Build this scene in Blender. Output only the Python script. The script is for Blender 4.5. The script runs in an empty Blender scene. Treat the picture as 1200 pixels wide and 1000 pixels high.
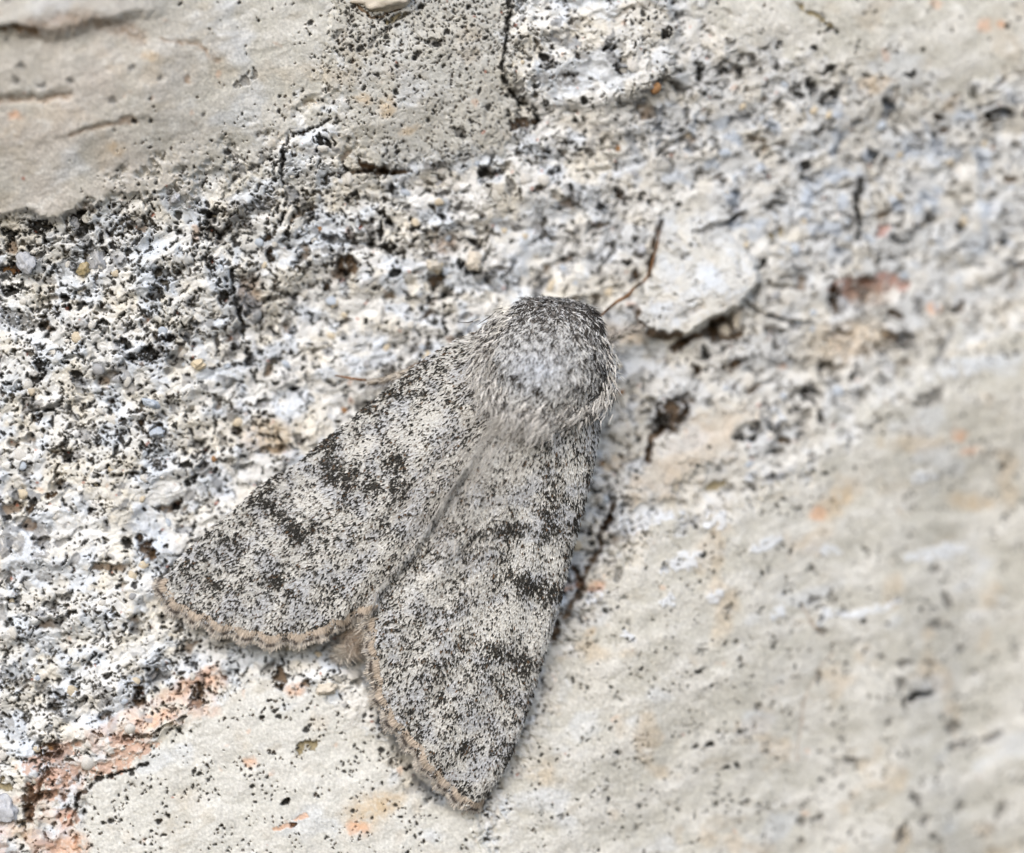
import bpy, math, random
import numpy as np
from mathutils import Vector, Matrix

# ------------------------------------------------------------------ camera, sky, sun, exposure
# one unit = 100 photo pixels (about 3 mm of rock); the rock face is upright, +h is out of the rock (world -Y)
scene = bpy.context.scene
COL = scene.collection
CAM_D = 60.0
FOCUS_H = 0.50
cam_data = bpy.data.cameras.new("camera")
cam = bpy.data.objects.new("camera", cam_data)
COL.objects.link(cam)
cam.location = (0, -CAM_D, 0)
cam.rotation_euler = (math.radians(90), 0, 0)
cam_data.sensor_width = 36
cam_data.lens = CAM_D * 36 / 12.0
cam_data.clip_start = 0.5
cam_data.clip_end = 500
cam_data.dof.use_dof = True
cam_data.dof.focus_distance = CAM_D - FOCUS_H
cam_data.dof.aperture_fstop = 0.051
scene.camera = cam

world = bpy.data.worlds.new("World")
scene.world = world
world.use_nodes = True
wn = world.node_tree
sky = wn.nodes.new("ShaderNodeTexSky")
sky.sky_type = 'NISHITA'
sky.sun_disc = False
SUN_EL, SUN_AZ = math.radians(36), math.radians(-14)      # azimuth measured at the camera side, to its left
sky.sun_elevation = SUN_EL
sky.sun_rotation = math.radians(180) - SUN_AZ
sky.air_density = 1.0
sky.dust_density = 2.2
sky.ozone_density = 0.6
bg = wn.nodes["Background"]
bg.inputs["Strength"].default_value = 0.15
wn.links.new(sky.outputs["Color"], bg.inputs["Color"])

sun_data = bpy.data.lights.new("sun", 'SUN')
sun_data.energy = 1.25
sun_data.angle = math.radians(60)
sun_data.color = (1.0, 0.99, 0.97)
sun = bpy.data.objects.new("sun", sun_data)
COL.objects.link(sun)
sd = Vector((math.sin(SUN_AZ) * math.cos(SUN_EL), -math.cos(SUN_AZ) * math.cos(SUN_EL), math.sin(SUN_EL)))
sun.rotation_euler = sd.to_track_quat('Z', 'Y').to_euler()

scene.view_settings.view_transform = 'Standard'
scene.view_settings.look = 'None'
scene.view_settings.exposure = 0.46
scene.view_settings.gamma = 1
scene.view_settings.use_curve_mapping = False

# ------------------------------------------------------------------ numeric helpers
rng = np.random.default_rng(11)
F = np.float32
_tab_a = rng.random((256, 256)).astype(F) * F(2 * math.pi)
_GX, _GY = np.cos(_tab_a), np.sin(_tab_a)
_R1 = rng.random((256, 256)).astype(F)
_R2 = rng.random((256, 256)).astype(F)
_R3 = rng.random((256, 256)).astype(F)


def perlin(x, y, seed=0):
    x = x + F(seed * 17.37 + 900.5); y = y + F(seed * 31.71 + 700.25)
    xi = np.floor(x).astype(np.int32); yi = np.floor(y).astype(np.int32)
    fx = (x - xi).astype(F); fy = (y - yi).astype(F)
    u = fx * fx * fx * (fx * (fx * 6 - 15) + 10)
    v = fy * fy * fy * (fy * (fy * 6 - 15) + 10)
    x0 = xi & 255; x1 = (xi + 1) & 255; y0 = yi & 255; y1 = (yi + 1) & 255
    n00 = _GX[y0, x0] * fx + _GY[y0, x0] * fy
    n10 = _GX[y0, x1] * (fx - 1) + _GY[y0, x1] * fy
    n01 = _GX[y1, x0] * fx + _GY[y1, x0] * (fy - 1)
    n11 = _GX[y1, x1] * (fx - 1) + _GY[y1, x1] * (fy - 1)
    a = n00 + (n10 - n00) * u
    b = n01 + (n11 - n01) * u
    return (a + (b - a) * v) * F(1.5)


def fbm(x, y, s, octv=3, seed=0, gain=0.5, ang=0.0, st=1.0):
    """s: feature size in px; ang: direction (deg, up-right positive) along which features are stretched st times"""
    if ang or st != 1.0:
        a = math.radians(ang); c, sn = math.cos(a), math.sin(a)
        xr = (x * c - y * sn) / st; yr = x * sn + y * c
    else:
        xr, yr = x, y
    t = 0; amp = 1.0; f = 1.0 / s; tot = 0
    for i in range(octv):
        t = t + amp * perlin(xr * F(f), yr * F(f), seed + i * 3)
        tot += amp; amp *= gain; f *= 2.03
    return (t / tot).astype(F)


def worley(x, y, s, seed=0):
    x = x / F(s) + F(seed * 13.3 + 500); y = y / F(s) + F(seed * 7.7 + 500)
    xi = np.floor(x).astype(np.int32); yi = np.floor(y).astype(np.int32)
    f1 = np.full(x.shape, 9, F); f2 = np.full(x.shape, 9, F); cid = np.zeros(x.shape, F)
    for dx in (-1, 0, 1):
        for dy in (-1, 0, 1):
            cx = (xi + dx) & 255; cy = (yi + dy) & 255
            px = xi + dx + _R1[cy, cx]; py = yi + dy + _R2[cy, cx]
            d = (x - px) ** 2 + (y - py) ** 2
            near = d < f1
            f2 = np.where(near, f1, np.minimum(f2, d))
            cid = np.where(near, _R3[cy, cx], cid)
            f1 = np.where(near, d, f1)
    return np.sqrt(f1).astype(F), np.sqrt(f2).astype(F), cid


def sstep(a, b, v):
    t = np.clip((v - a) / (b - a), 0, 1)
    return (t * t * (3 - 2 * t)).astype(F)


def mix(a, b, m):
    return a + (b - a) * m


# ------------------------------------------------------------------ rock grid in photo pixels
def axis(lo, hi, step, ext, n):
    core = np.arange(lo, hi + step, step)
    g = np.geomspace(step, ext, n)
    out = np.cumsum(g); out = out / out[-1] * ext
    return np.concatenate([(lo - out)[::-1], core, core[-1] + out]).astype(F)


gx = axis(-50, 1250, 1.22, 620, 34)
gy = axis(-50, 1050, 1.22, 560, 34)
NX, NY = len(gx), len(gy)
X, Y = np.meshgrid(gx, gy)
WX = X + 9 * fbm(X, Y, 42, 3, 50) + 3.0 * fbm(X, Y, 9, 2, 51)
WY = Y + 9 * fbm(X, Y, 42, 3, 60) + 3.0 * fbm(X, Y, 9, 2, 61)

LO, LS = -760.0, 5.0
lx = np.arange(LO, 1960, LS)


def boxblur(a, r, ax):
    k = int(r)
    if k < 1:
        return a
    p = [(0, 0), (0, 0)]; p[ax] = (k + 1, k)
    c = np.cumsum(np.pad(a, p, mode='edge'), axis=ax)
    n = a.shape[ax]
    hi = np.take(c, np.arange(2 * k + 1, 2 * k + 1 + n), axis=ax)
    lo = np.take(c, np.arange(0, n), axis=ax)
    return (hi - lo) / (2 * k + 1)


def lowres_sample(a, x, y):
    fx = np.clip((x - LO) / LS, 0, a.shape[1] - 1.01); fy = np.clip((y - LO) / LS, 0, a.shape[0] - 1.01)
    xi = fx.astype(np.int32); yi = fy.astype(np.int32); fx = fx - xi; fy = fy - yi
    return ((a[yi, xi] * (1 - fx) + a[yi, xi + 1] * fx) * (1 - fy)
            + (a[yi + 1, xi] * (1 - fx) + a[yi + 1, xi + 1] * fx) * fy).astype(F)


_LX, _LY = np.meshgrid(lx, lx)


def poly(pts, blur=10, x=None, y=None):
    """soft 0..1 mask of a polygon"""
    ins = np.zeros(_LX.shape, bool)
    n = len(pts)
    for i in range(n):
        x1, y1 = pts[i]; x2, y2 = pts[(i + 1) % n]
        if y1 == y2:
            continue
        c = ((_LY < y1) != (_LY < y2)) & (_LX < (x2 - x1) * (_LY - y1) / (y2 - y1) + x1)
        ins ^= c
    a = ins.astype(F)
    r = max(1, blur / LS / 1.6)
    for _ in range(3):
        a = boxblur(boxblur(a, r, 0), r, 1)
    return lowres_sample(a, WX if x is None else x, WY if y is None else y)


def window(x0, x1, y0, y1):
    i0, i1 = np.searchsorted(gx, [x0, x1]); j0, j1 = np.searchsorted(gy, [y0, y1])
    return slice(j0, j1), slice(i0, i1)


def spot(x, y, rx, ry=None, ang=0, hard=2.0):
    ry = ry or rx
    m = max(rx, ry) * 1.9 + 14
    w = window(x - m, x + m, y - m, y + m)
    a = math.radians(ang); c, s = math.cos(a), math.sin(a)
    dx = WX[w] - x; dy = WY[w] - y
    u = (dx * c - dy * s) / rx; v = (dx * s + dy * c) / ry
    return w, np.exp(-(u * u + v * v) ** hard * 0.7).astype(F)


def stroke(pts, wd, hard=1.5):
    xs = [p[0] for p in pts]; ys = [p[1] for p in pts]
    m = wd * 3 + 14
    w = window(min(xs) - m, max(xs) + m, min(ys) - m, max(ys) + m)
    px, py = WX[w], WY[w]
    d = np.full(px.shape, 1e6, F)
    for (x1, y1), (x2, y2) in zip(pts[:-1], pts[1:]):
        vx, vy = x2 - x1, y2 - y1
        t = np.clip(((px - x1) * vx + (py - y1) * vy) / (vx * vx + vy * vy), 0, 1)
        d = np.minimum(d, (px - x1 - t * vx) ** 2 + (py - y1 - t * vy) ** 2)
    wj = wd * wd * (0.7 + 0.6 * _R1[0, 0])
    return w, np.exp(-(d / wj) ** hard).astype(F)


# ------------------------------------------------------------------ masks of the different rock masses
SLAB_TL = [(-700, -700), (430, -700), (405, 60), (392, 130), (340, 162), (322, 200), (250, 208), (200, 213), (135, 228), (108, 250), (60, 258), (-700, 290)]
GREY_TOP = [(430, -700), (608, -700), (594, 90), (625, 150), (590, 178), (480, 198), (430, 186), (395, 150), (392, 100)]
BLOCK = [(606, -90), (772, -90), (792, 40), (796, 88), (735, 122), (690, 128), (632, 124), (592, 96), (598, 30)]
SLAB_TR = [(815, -700), (1900, -700), (1900, 40), (1230, 88), (1120, 104), (1000, 92), (930, 62), (860, 50), (805, 20)]
SLAB_R = [(1900, 300), (1210, 362), (1110, 425), (1010, 480), (962, 545), (890, 580), (800, 610), (735, 628), (700, 690), (650, 770), (600, 900), (575, 960), (575, 1800), (1900, 1800)]
SLAB_B = [(95, 1800), (92, 945), (112, 905), (165, 868), (235, 836), (262, 806), (330, 786), (345, 812), (400, 818), (440, 860), (480, 925), (575, 955), (575, 1800)]
WEDGE = [(780, 238), (830, 232), (860, 275), (900, 322), (878, 352), (812, 392), (762, 392), (744, 374), (756, 330), (772, 300)]
CREAM = [(880, 462), (905, 480), (870, 520), (800, 575), (735, 605), (728, 580), (765, 545), (800, 492)]

jit = 0.9 * fbm(X, Y, 26, 4, 301, gain=.6)


def ragged(m, k=1.0):
    return np.clip(sstep(0.2, 0.8, m + k * jit * (1 - np.abs(2 * m - 1))), 0, 1)


_w = poly(SLAB_TL, 70); mTLw = sstep(1.0, .55, _w) * sstep(.2, .5, _w)
mTL = mix(ragged(poly(SLAB_TL, 16), .5), ragged(poly(SLAB_TL, 70), 1.2), sstep(90, 170, X)); mG = ragged(poly(GREY_TOP, 34)); mBlk = poly(BLOCK, 9); mTR = ragged(poly(SLAB_TR, 60), 1.3)
mR = ragged(poly(SLAB_R, 60), 1.3); mB = ragged(poly(SLAB_B, 26)); mW = poly(WEDGE, 9); mC = ragged(poly(CREAM, 26))
smooth = np.clip(mTL + mG * 0.85 + mTR + mR + mB + mW * 0.6 + mC * 0.8, 0, 1)
gran = 1 - smooth

# ------------------------------------------------------------------ heights
ctrl = [  # x, y, height of the broad relief
    (-300, -200, 1.9), (0, 0, 1.75), (0, 150, 1.45), (150, 60, 1.35), (300, 60, 0.95), (350, 150, 0.72), (100, 220, 1.0), (420, 60, 0.75),
    (0, 300, 0.55), (150, 300, 0.5), (300, 260, 0.45), (0, 480, 0.5), (150, 500, 0.42), (50, 700, 0.5), (150, 740, 0.42),
    (500, 60, 0.45), (520, 180, 0.2), (680, 60, 0.15), (680, 180, -0.12), (440, 260, 0.2), (420, 360, -0.2), (560, 300, -0.25), (660, 300, -0.35),
    (350, 500, -0.05), (250, 600, 0.12), (400, 600, -0.1), (550, 650, -0.25), (640, 550, -0.25), (300, 720, 0.05),
    (820, 60, 0.05), (950, 60, -0.2), (1150, 40, -0.55), (1300, 0, -0.9), (850, 200, -0.5), (1000, 220, -0.75), (1180, 220, -1.0),
    (820, 320, -0.4), (740, 450, -0.5), (860, 450, -0.55), (1000, 400, -0.85), (1180, 420, -1.25), (720, 600, -0.25), (850, 620, -0.45),
    (1000, 620, -1.0), (1200, 620, -1.6), (720, 760, -0.05), (850, 800, -0.5), (1000, 820, -1.0), (1200, 850, -1.7), (1400, 800, -2.2),
    (50, 850, 0.5), (200, 850, 0.45), (100, 980, 0.55), (300, 900, 0.5), (420, 880, 0.35), (450, 980, 0.5), (620, 960, 0.2), (540, 850, -0.05),
    (800, 980, -0.45), (1000, 1000, -1.0), (1200, 1100, -1.8), (400, 1300, 0.6), (-300, 600, 0.7), (-300, 1000, 0.8), (900, 1300, -0.7), (700, -300, 0.4), (1200, -300, -0.6), (300, -300, 1.5)]
num = np.zeros(_LX.shape); den = np.full(_LX.shape, 1e-9)
for cx, cy, ch in ctrl:
    w = np.exp(-((_LX - cx) ** 2 + (_LY - cy) ** 2) / (2 * 75.0 ** 2)) + 3e-4 / (1 + ((_LX - cx) ** 2 + (_LY - cy) ** 2) / 90000.0) ** 2
    num += w * ch; den += w
H = lowres_sample((num / den).astype(F), X, Y)

# slab steps
H += 0.13 * sstep(0.1, 0.9, mTL) * sstep(400, 150, X) - 0.15
H += 0.15 * sstep(0.05, 0.95, mBlk) + 0.03 * sstep(0.3, 0.8, mG)
H += 0.30 * sstep(0.25, 0.75, mW) * sstep(250, 350, Y)
H += 0.06 * sstep(0.3, 0.7, mC)
H += 0.05 * sstep(0.2, 0.8, mB) + 0.05 * sstep(0.2, 0.8, mR)
H += 0.07 * fbm(X, Y, 160, 3, 3, ang=18, st=1.8)

rid = lowres_sample(boxblur(boxblur((_LY > np.interp(_LX, [300, 640, 700, 735, 860, 960, 1080, 1200, 1500], [900, 775, 690, 622, 585, 525, 440, 372, 300])).astype(F), 3, 0), 3, 1), WX, WY)
H += .16 * sstep(.15, .85, rid) * sstep(660, 760, X)
# strata of the upper left slab: one thick lip and a few thin ledges
lip = -(WY - (44 + 8 * np.sin(X / 40.0) - 0.16 * np.maximum(X - 100, 0)))
H += 0.20 * sstep(-7, 7, lip) * mTL * sstep(230, 110, X)
l2 = -(WY - (122 - 0.07 * X)); H += 0.04 * sstep(-6, 5, l2) * mTL * sstep(150, 80, X)
l3 = -(WY - (163 - 0.22 * (X - 90))); H += 0.03 * sstep(-5, 5, l3) * mTL * sstep(60, 110, X) * sstep(230, 160, X)

A1 = 16.0
b0 = np.abs(fbm(WX, WY, 95, 3, 4, ang=A1 + 4, st=1.9))
b1 = np.abs(fbm(WX, WY, 46, 3, 5, ang=A1, st=1.7))
b2 = np.abs(fbm(WX, WY, 17, 3, 8, ang=A1, st=1.4))
n3 = fbm(X, Y, 6.5, 2, 12)
w1, w2, wid = worley(WX, WY * 1.15, 15, 1)
v1, v2, vid = worley(WX, WY, 7.5, 2)
lump = np.clip(1 - w1 * w1 * 1.25, 0, 1)
lump2 = np.clip(1 - v1 * v1 * 1.3, 0, 1)
flake = np.floor(fbm(WX, WY, 60, 3, 15, ang=A1, st=2.5) * 9) / 9          # thin broken layers
H += gran * (1 - .35 * sstep(600, 900, X)) * (0.15 * b1 + 0.22 * b0 + 0.035 * b2 - 0.08 + 0.008 * n3 + 0.009 * lump * (0.4 + wid) + 0.005 * lump2 + 0.11 * flake)
sl = fbm(WX, WY, 34, 4, 20, ang=18, st=2.2)
H += smooth * (0.026 * sl + 0.004 * n3 + 0.012 * fbm(X, Y, 16, 3, 22) + 0.03 * fbm(X, Y, 48, 2, 24))

# deep pits of the granular band
pitn = fbm(WX, WY, 24, 3, 30, ang=A1, st=1.8)
pit = sstep(0.30, 0.40, pitn) * gran * (1 - .6 * mBlk)
H -= 0.09 * pit

# ------------------------------------------------------------------ base colours (linear)
def rgb(r, g, b):
    return np.array([r, g, b], F)


WHITE = rgb(.76, .755, .74); CREAMC = rgb(.69, .645, .56); BLUEW = rgb(.62, .665, .73); QUARTZ = rgb(.27, .265, .262)
SLABC = rgb(.50, .485, .435); SLABC2 = rgb(.60, .585, .545); PINK = rgb(.545, .50, .455); BLACK = rgb(.018, .017, .016)
BROWN = rgb(.17, .105, .055); RUST = rgb(.40, .12, .065); ORANGE = rgb(.66, .37, .22); TAN = rgb(.55, .41, .25); GREY = rgb(.13, .125, .12)
OLIVE = rgb(.24, .19, .09); SALMON = rgb(.50, .30, .21)


def m3(m):
    return m[..., None]


c_g = mix(WHITE, CREAMC, m3(sstep(-0.25, 0.3, fbm(X, Y, 55, 3, 31)) * (0.45 + 0.5 * vid)))
bl = sstep(-0.02, 0.24, fbm(X, Y, 48, 3, 33) + 0.20 * (wid - 0.5) + 0.12 * sstep(650, 900, X) * sstep(420, 250, Y))
c_g = mix(c_g, BLUEW, m3(bl * 0.75))
c_g = c_g * m3(0.84 + 0.12 * vid + 0.12 * wid)
right = sstep(600, 850, X)
c_g = mix(c_g, rgb(.57, .55, .51), m3(0.45 * right))
c_s = mix(SLABC, SLABC2, m3(sstep(-0.3, 0.35, sl)))
c_s = mix(c_s, PINK, m3(np.clip(mTL * sstep(330, 100, X) * (0.55 + 0.6 * fbm(X, Y, 60, 2, 36)), 0, 1)))
c_s = mix(c_s, rgb(.64, .63, .59), m3(mB * 0.6))
c_s = mix(c_s, rgb(.44, .425, .385), m3(mG * 0.6))
c_s = mix(c_s, rgb(.58, .49, .39), m3(np.clip(mC * (0.75 + 0.6 * fbm(X, Y, 30, 2, 37)), 0, 1)))
c_s = mix(c_s, rgb(.58, .56, .51), m3(mW * 0.8))
c_s = mix(c_s, TAN, m3(0.35 * sstep(0.16, 0.42, fbm(X, Y, 70, 3, 38)) * (0.55 + 0.45 * mR)))
c_s = mix(c_s, BLUEW, m3(0.35 * sstep(0.22, 0.45, fbm(X, Y, 62, 3, 39, ang=18, st=1.5))))
c_s = mix(c_s, rgb(.68, .67, .64), m3(.55 * sstep(.12, .4, fbm(X, Y, 24, 4, 310, gain=.65, ang=20, st=1.5))))
c_s = mix(c_s, rgb(.38, .37, .34), m3(.42 * sstep(.16, .45, fbm(X, Y, 15, 4, 311, gain=.7, ang=20, st=1.5)) * (.35 + mR * .6 + mTR * .6 + mG * .6)))
c_s = mix(c_s, rgb(.40, .35, .27), m3(.40 * sstep(.22, .5, fbm(X, Y, 38, 4, 312, gain=.6, ang=20, st=2.2))))
c_s = mix(c_s, rgb(.60, .63, .67), m3(mW * sstep(-.05, .2, fbm(WX, WY, 26, 4, 313, gain=.65)) * .8))
c_s = c_s * m3(0.91 + 0.10 * vid + 0.30 * fbm(X, Y, 3.2, 2, 314) + .08 * wid)
C = mix(c_g, c_s, m3(smooth))
ROUGH = np.full(X.shape, 0.85, F)
# clear grey quartz patches in the granular band
qn = sstep(0.33, 0.37, fbm(WX, WY, 30, 3, 40)) * gran * (1 - right * 0.7)
C = mix(C, QUARTZ * (0.8 + 0.5 * m3(wid)), m3(qn * 0.8)); ROUGH = mix(ROUGH, 0.35, qn)
# brown and grey tone in the deeper parts of the pits, rust stains
C = mix(C, mix(BROWN, GREY, m3(sstep(-.2, .1, fbm(X, Y, 70, 2, 43)))), m3(pit * sstep(0.33, 0.45, pitn) * 0.8))
C = mix(C, ORANGE, m3(0.35 * sstep(0.50, 0.65, fbm(X, Y, 30, 3, 44))))

# ------------------------------------------------------------------ hand placed marks
# x, y, rx, ry, angle, kind
MARKS = """
53 267 11 8 0 k|98 262 8 14 -10 k|17 279 9 7 0 k|293 97 15 7 20 g|380 168 9 5 -20 k|250 250 14 5 10 k|246 272 14 9 -20 k|271 272 7 6 0 g
17 342 10 4 0 k|24 373 24 9 -20 g|92 382 17 9 10 q|122 385 10 5 20 k|80 352 6 5 0 k|98 360 8 4 0 k|185 345 8 8 0 k|200 395 10 4 0 k|222 390 8 9 0 g
177 415 12 8 0 k|155 417 8 5 0 k|146 400 8 6 0 k|293 345 12 22 0 p|51 430 7 13 20 k|45 445 8 5 0 k|96 442 8 6 0 k|291 422 6 12 0 k|271 408 4 4 0 k
22 318 11 7 0 b|250 315 5 10 0 k|262 350 5 9 0 k|203 473 8 7 0 g|173 496 7 5 0 b|190 510 8 7 0 g|220 545 9 4 0 k|220 568 6 4 0 k|82 513 5 4 0 k
95 502 4 4 0 g|63 484 7 3 0 k|47 492 6 3 0 b|83 535 9 6 -20 k|32 545 8 9 0 g|25 583 8 6 0 g|62 578 6 5 0 b|38 592 4 12 -15 b|10 605 6 4 0 k|25 610 5 4 0 g
113 596 5 4 0 k|115 568 4 3 0 k|205 591 5 4 0 k|147 636 5 9 30 k|172 640 8 14 40 b|53 636 12 16 -30 q|12 640 16 12 0 q|342 386 4 9 0 k|277 503 5 5 0 k
313 513 28 18 0 t|313 512 7 2 0 k|325 514 5 2 -30 k|260 516 3 10 0 g|352 515 7 7 0 g|345 458 7 3 0 k|13 673 13 8 0 q|55 676 9 6 0 q|20 790 20 12 -20 g
67 813 24 10 -20 g|122 813 12 14 0 q|7 846 12 9 0 q|87 806 16 8 0 u|225 778 22 13 10 u|163 816 6 11 -10 b|231 815 7 12 0 b|360 874 12 8 20 l|5 918 10 6 0 l
330 790 6 12 0 b|347 806 9 8 0 o|337 940 6 4 0 k|348 960 5 4 0 k|295 893 9 6 0 o|613 143 16 6 10 b|510 53 11 6 0 g|463 25 16 4 20 l|440 199 22 5 -5 b
540 152 8 4 -30 g|567 203 10 4 0 k|647 203 9 3 20 k|613 183 8 3 0 g|600 217 4 10 0 g|727 78 8 9 0 k|715 55 8 3 0 k|780 37 5 9 0 k|630 98 4 4 0 k
640 118 4 5 0 k|687 118 5 4 0 k|727 123 9 3 0 g|743 133 6 5 0 g|633 70 4 4 0 k|663 50 16 6 0 q|683 68 10 7 -30 q|663 95 14 8 0 q|513 197 16 6 0 q
797 97 8 4 0 g|405 311 13 10 0 b|395 322 10 6 0 p|460 292 14 5 -10 k|437 288 10 4 0 g|385 280 9 4 -20 g|521 287 13 12 0 p|555 286 9 5 10 k|572 294 6 5 0 g
541 310 5 5 0 k|557 316 10 4 10 k|510 325 9 8 0 b|527 342 10 6 -10 g|460 322 9 5 30 k|479 345 4 4 0 k|429 379 3.5 3.5 0 k|430 195 9 6 -20 g|380 334 5 4 0 b
367 250 5 4 0 b|516 252 6 3 -30 k|315 277 8 6 0 b|317 302 5 10 0 b|545 240 10 5 10 g|459 220 4 6 0 k|449 254 4 4 0 k|456 261 4 4 0 k|489 267 5 5 0 k
953 95 6 8 0 k|940 108 6 5 -20 k|980 105 6 7 0 k|970 117 4 4 0 k|913 53 5 4 30 k|957 52 5 3 0 k|978 33 7 3 -10 k|972 80 7 3 20 k|820 83 5 9 0 k
843 82 6 4 0 k|867 82 6 4 0 k|880 72 5 6 0 g|870 62 10 3 0 g|1025 177 6 9 0 k|1047 120 9 7 0 k|1077 82 8 4 10 k|1112 132 7 5 0 b|1177 128 20 5 15 k
1150 102 5 5 0 k|953 192 7 6 -20 k|917 228 7 6 0 k|860 257 6 9 0 k|962 147 4 9 -30 g|988 163 5 8 -30 g|1042 266 6 8 -40 r|1057 275 8 4 -20 k
900 307 9 5 25 k|913 270 11 5 20 l|1188 277 8 6 0 k|1133 258 5 5 0 k|867 222 8 4 25 k|1002 336 22 12 10 r|1042 328 20 9 0 r|1065 334 8 5 0 r|1022 342 26 14 0 p|1173 210 4 14 -25 u
765 309 5 8 0 b|747 293 6 5 0 g|733 306 6 5 0 k|747 320 5 7 0 b|707 241 5 5 0 k|727 230 6 6 0 b|752 229 5 5 0 k|800 401 14 6 20 b|852 384 22 13 20 b|848 380 12 8 20 p
830 412 5 7 0 k|860 426 15 8 38 b|822 432 5 8 20 b|892 337 4 10 -20 g|912 371 9 3 -10 g|920 426 6 5 0 o|787 486 22 15 42 b|780 494 14 8 60 k
736 582 4 3 0 k|714 612 4 13 -25 b|676 668 7 5 0 k|681 686 6 5 0 r|724 675 4 7 0 g|781 665 4 4 0 k|844 572 15 6 25 l|871 512 6 5 0 k|886 500 4 6 0 k
720 542 16 9 0 t|907 503 6 5 -20 k|923 518 8 5 0 b|943 508 4 4 0 k|950 456 6 9 -30 k|980 446 9 3 15 g|1008 439 5 4 0 k|1097 466 17 8 15 g|1067 396 13 11 20 g
1047 406 12 7 20 g|972 555 4 3 0 k|1192 548 5 5 0 k|988 348 7 13 0 b|1103 356 7 6 0 o|1060 366 9 4 -10 b|1127 360 12 4 20 g|1000 398 42 22 15 t|1135 510 10 6 0 o
985 590 30 12 35 t|1150 590 26 10 0 t|962 603 10 7 0 o|1148 528 10 5 0 o|1090 820 15 5 22 k|1074 831 7 4 30 k|1127 860 9 6 20 g|1138 881 13 5 10 g|1178 873 13 5 15 g
1138 955 7 5 0 g|1093 973 6 6 0 g|1062 985 5 13 -20 g|1003 897 7 6 0 g|1083 946 5 9 0 g|1187 963 6 12 -20 g|967 966 9 4 0 g|940 970 4 4 0 g|940 989 5 4 0 g
892 829 5 6 0 g|832 876 4 4 0 k|878 943 7 4 15 g|897 951 8 3 -20 g|853 904 4 3 0 k|867 901 4 4 0 k|963 801 4 6 -30 g|942 713 4 4 0 g|963 744 6 4 0 g
982 703 4 8 0 g|960 708 8 4 0 g|1108 669 6 4 0 g|1120 709 6 7 0 g|1110 738 12 6 0 g|1042 776 5 4 0 g|1067 780 9 4 -10 g|1100 784 12 3 5 g|1067 808 5 9 -15 g
867 776 4 4 0 g|863 754 4 4 0 g|857 714 4 3 0 g|915 722 9 8 0 w|1110 650 36 8 8 w|975 648 14 6 0 w|840 700 9 8 0 w|735 745 12 6 -40 w|785 705 12 8 0 w|760 612 38 10 12 w|842 610 16 12 0 w|800 660 26 10 20 w|1160 424 46 8 8 u|1130 440 20 6 0 w|700 700 14 10 30 w|900 640 20 7 20 w|1090 560 16 7 0 w|880 560 14 7 30 w
60 885 34 9 20 s|160 878 26 9 15 s|60 920 26 16 0 s|80 958 14 10 0 s|95 985 14 12 0 o|225 800 30 7 30 o|248 800 9 14 -15 o|185 840 30 8 10 o|150 862 24 8 5 s
60 880 16 7 0 b|38 940 10 22 0 b|30 975 16 12 0 t|70 990 20 10 0 o|130 900 22 10 20 s|75 905 20 9 10 s|430 950 26 20 25 t|455 940 20 10 20 t|418 968 12 8 0 o
700 385 26 12 -10 t|742 392 14 7 0 t|780 90 6 6 0 g|1170 240 16 10 0 u|950 170 26 12 20 u|960 215 20 9 40 u|1150 280 22 12 0 u|940 250 18 10 0 u|1070 160 18 9 0 u
640 245 26 12 0 u|430 400 28 12 0 u|780 360 14 8 20 u|830 330 16 14 0 u|180 330 22 12 30 u|165 290 20 9 0 u|140 440 14 10 0 q|20 450 12 12 0 u|240 660 12 12 0 u|30 780 20 12 0 u
692 742 8 5 40 t|700 690 10 6 30 o|455 128 12 9 40 t|480 155 12 5 30 t|430 120 9 7 0 t|1030 95 20 9 15 t|1125 115 8 12 -30 t|1160 22 7 6 0 o|1180 23 6 5 0 o
145 180 10 8 -20 t|30 145 8 5 0 o|185 78 10 6 0 t|235 812 6 8 0 p|900 495 3 3 0 k|886 512 5 4 0 k|665 690 8 4 0 o|375 640 1 1 0 w|283 250 20 8 0 q|160 262 12 6 0 q
"""
KIND = {'k': (BLACK, .13, .97, .8), 'g': (GREY, .06, .72, .8), 'b': (BROWN, .20, .90, .9), 'q': (QUARTZ, .01, .8, .35), 'o': (ORANGE, .01, .7, .85), 't': (TAN, .0, .62, .85),
        'w': (rgb(.72, .75, .80), -.02, .75, .7), 'u': (BLUEW, 0, .7, .7), 'l': (OLIVE, .08, .85, .85), 'r': (RUST, .04, .62, .8), 's': (SALMON, .02, .75, .8), 'p': (rgb(.33, .235, .165), .10, .75, .9)}
brk = 0.55 + 1.7 * fbm(X, Y, 9, 4, 70, gain=.7)            # breaks up the edges of the marks
for line in MARKS.strip().replace("\n", "|").split("|"):
    p = line.split()
    x, y, rx, ry, an = map(float, p[:5])
    col, dep, op, ro = KIND[p[5]]
    w, m = spot(x, y, rx * 1.05, ry * 1.05, an)
    if p[5] in 'kgblrqws':
        mm = sstep(0.36, 0.50, m ** .6 * (0.28 + 0.62 * brk[w]))
    else:
        mm = m * np.clip(0.35 + brk[w], 0, 1)
    H[w] -= .7 * dep * mm
    C[w] = mix(C[w], col, m3(mm * op)); ROUGH[w] = mix(ROUGH[w], ro, mm)

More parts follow.
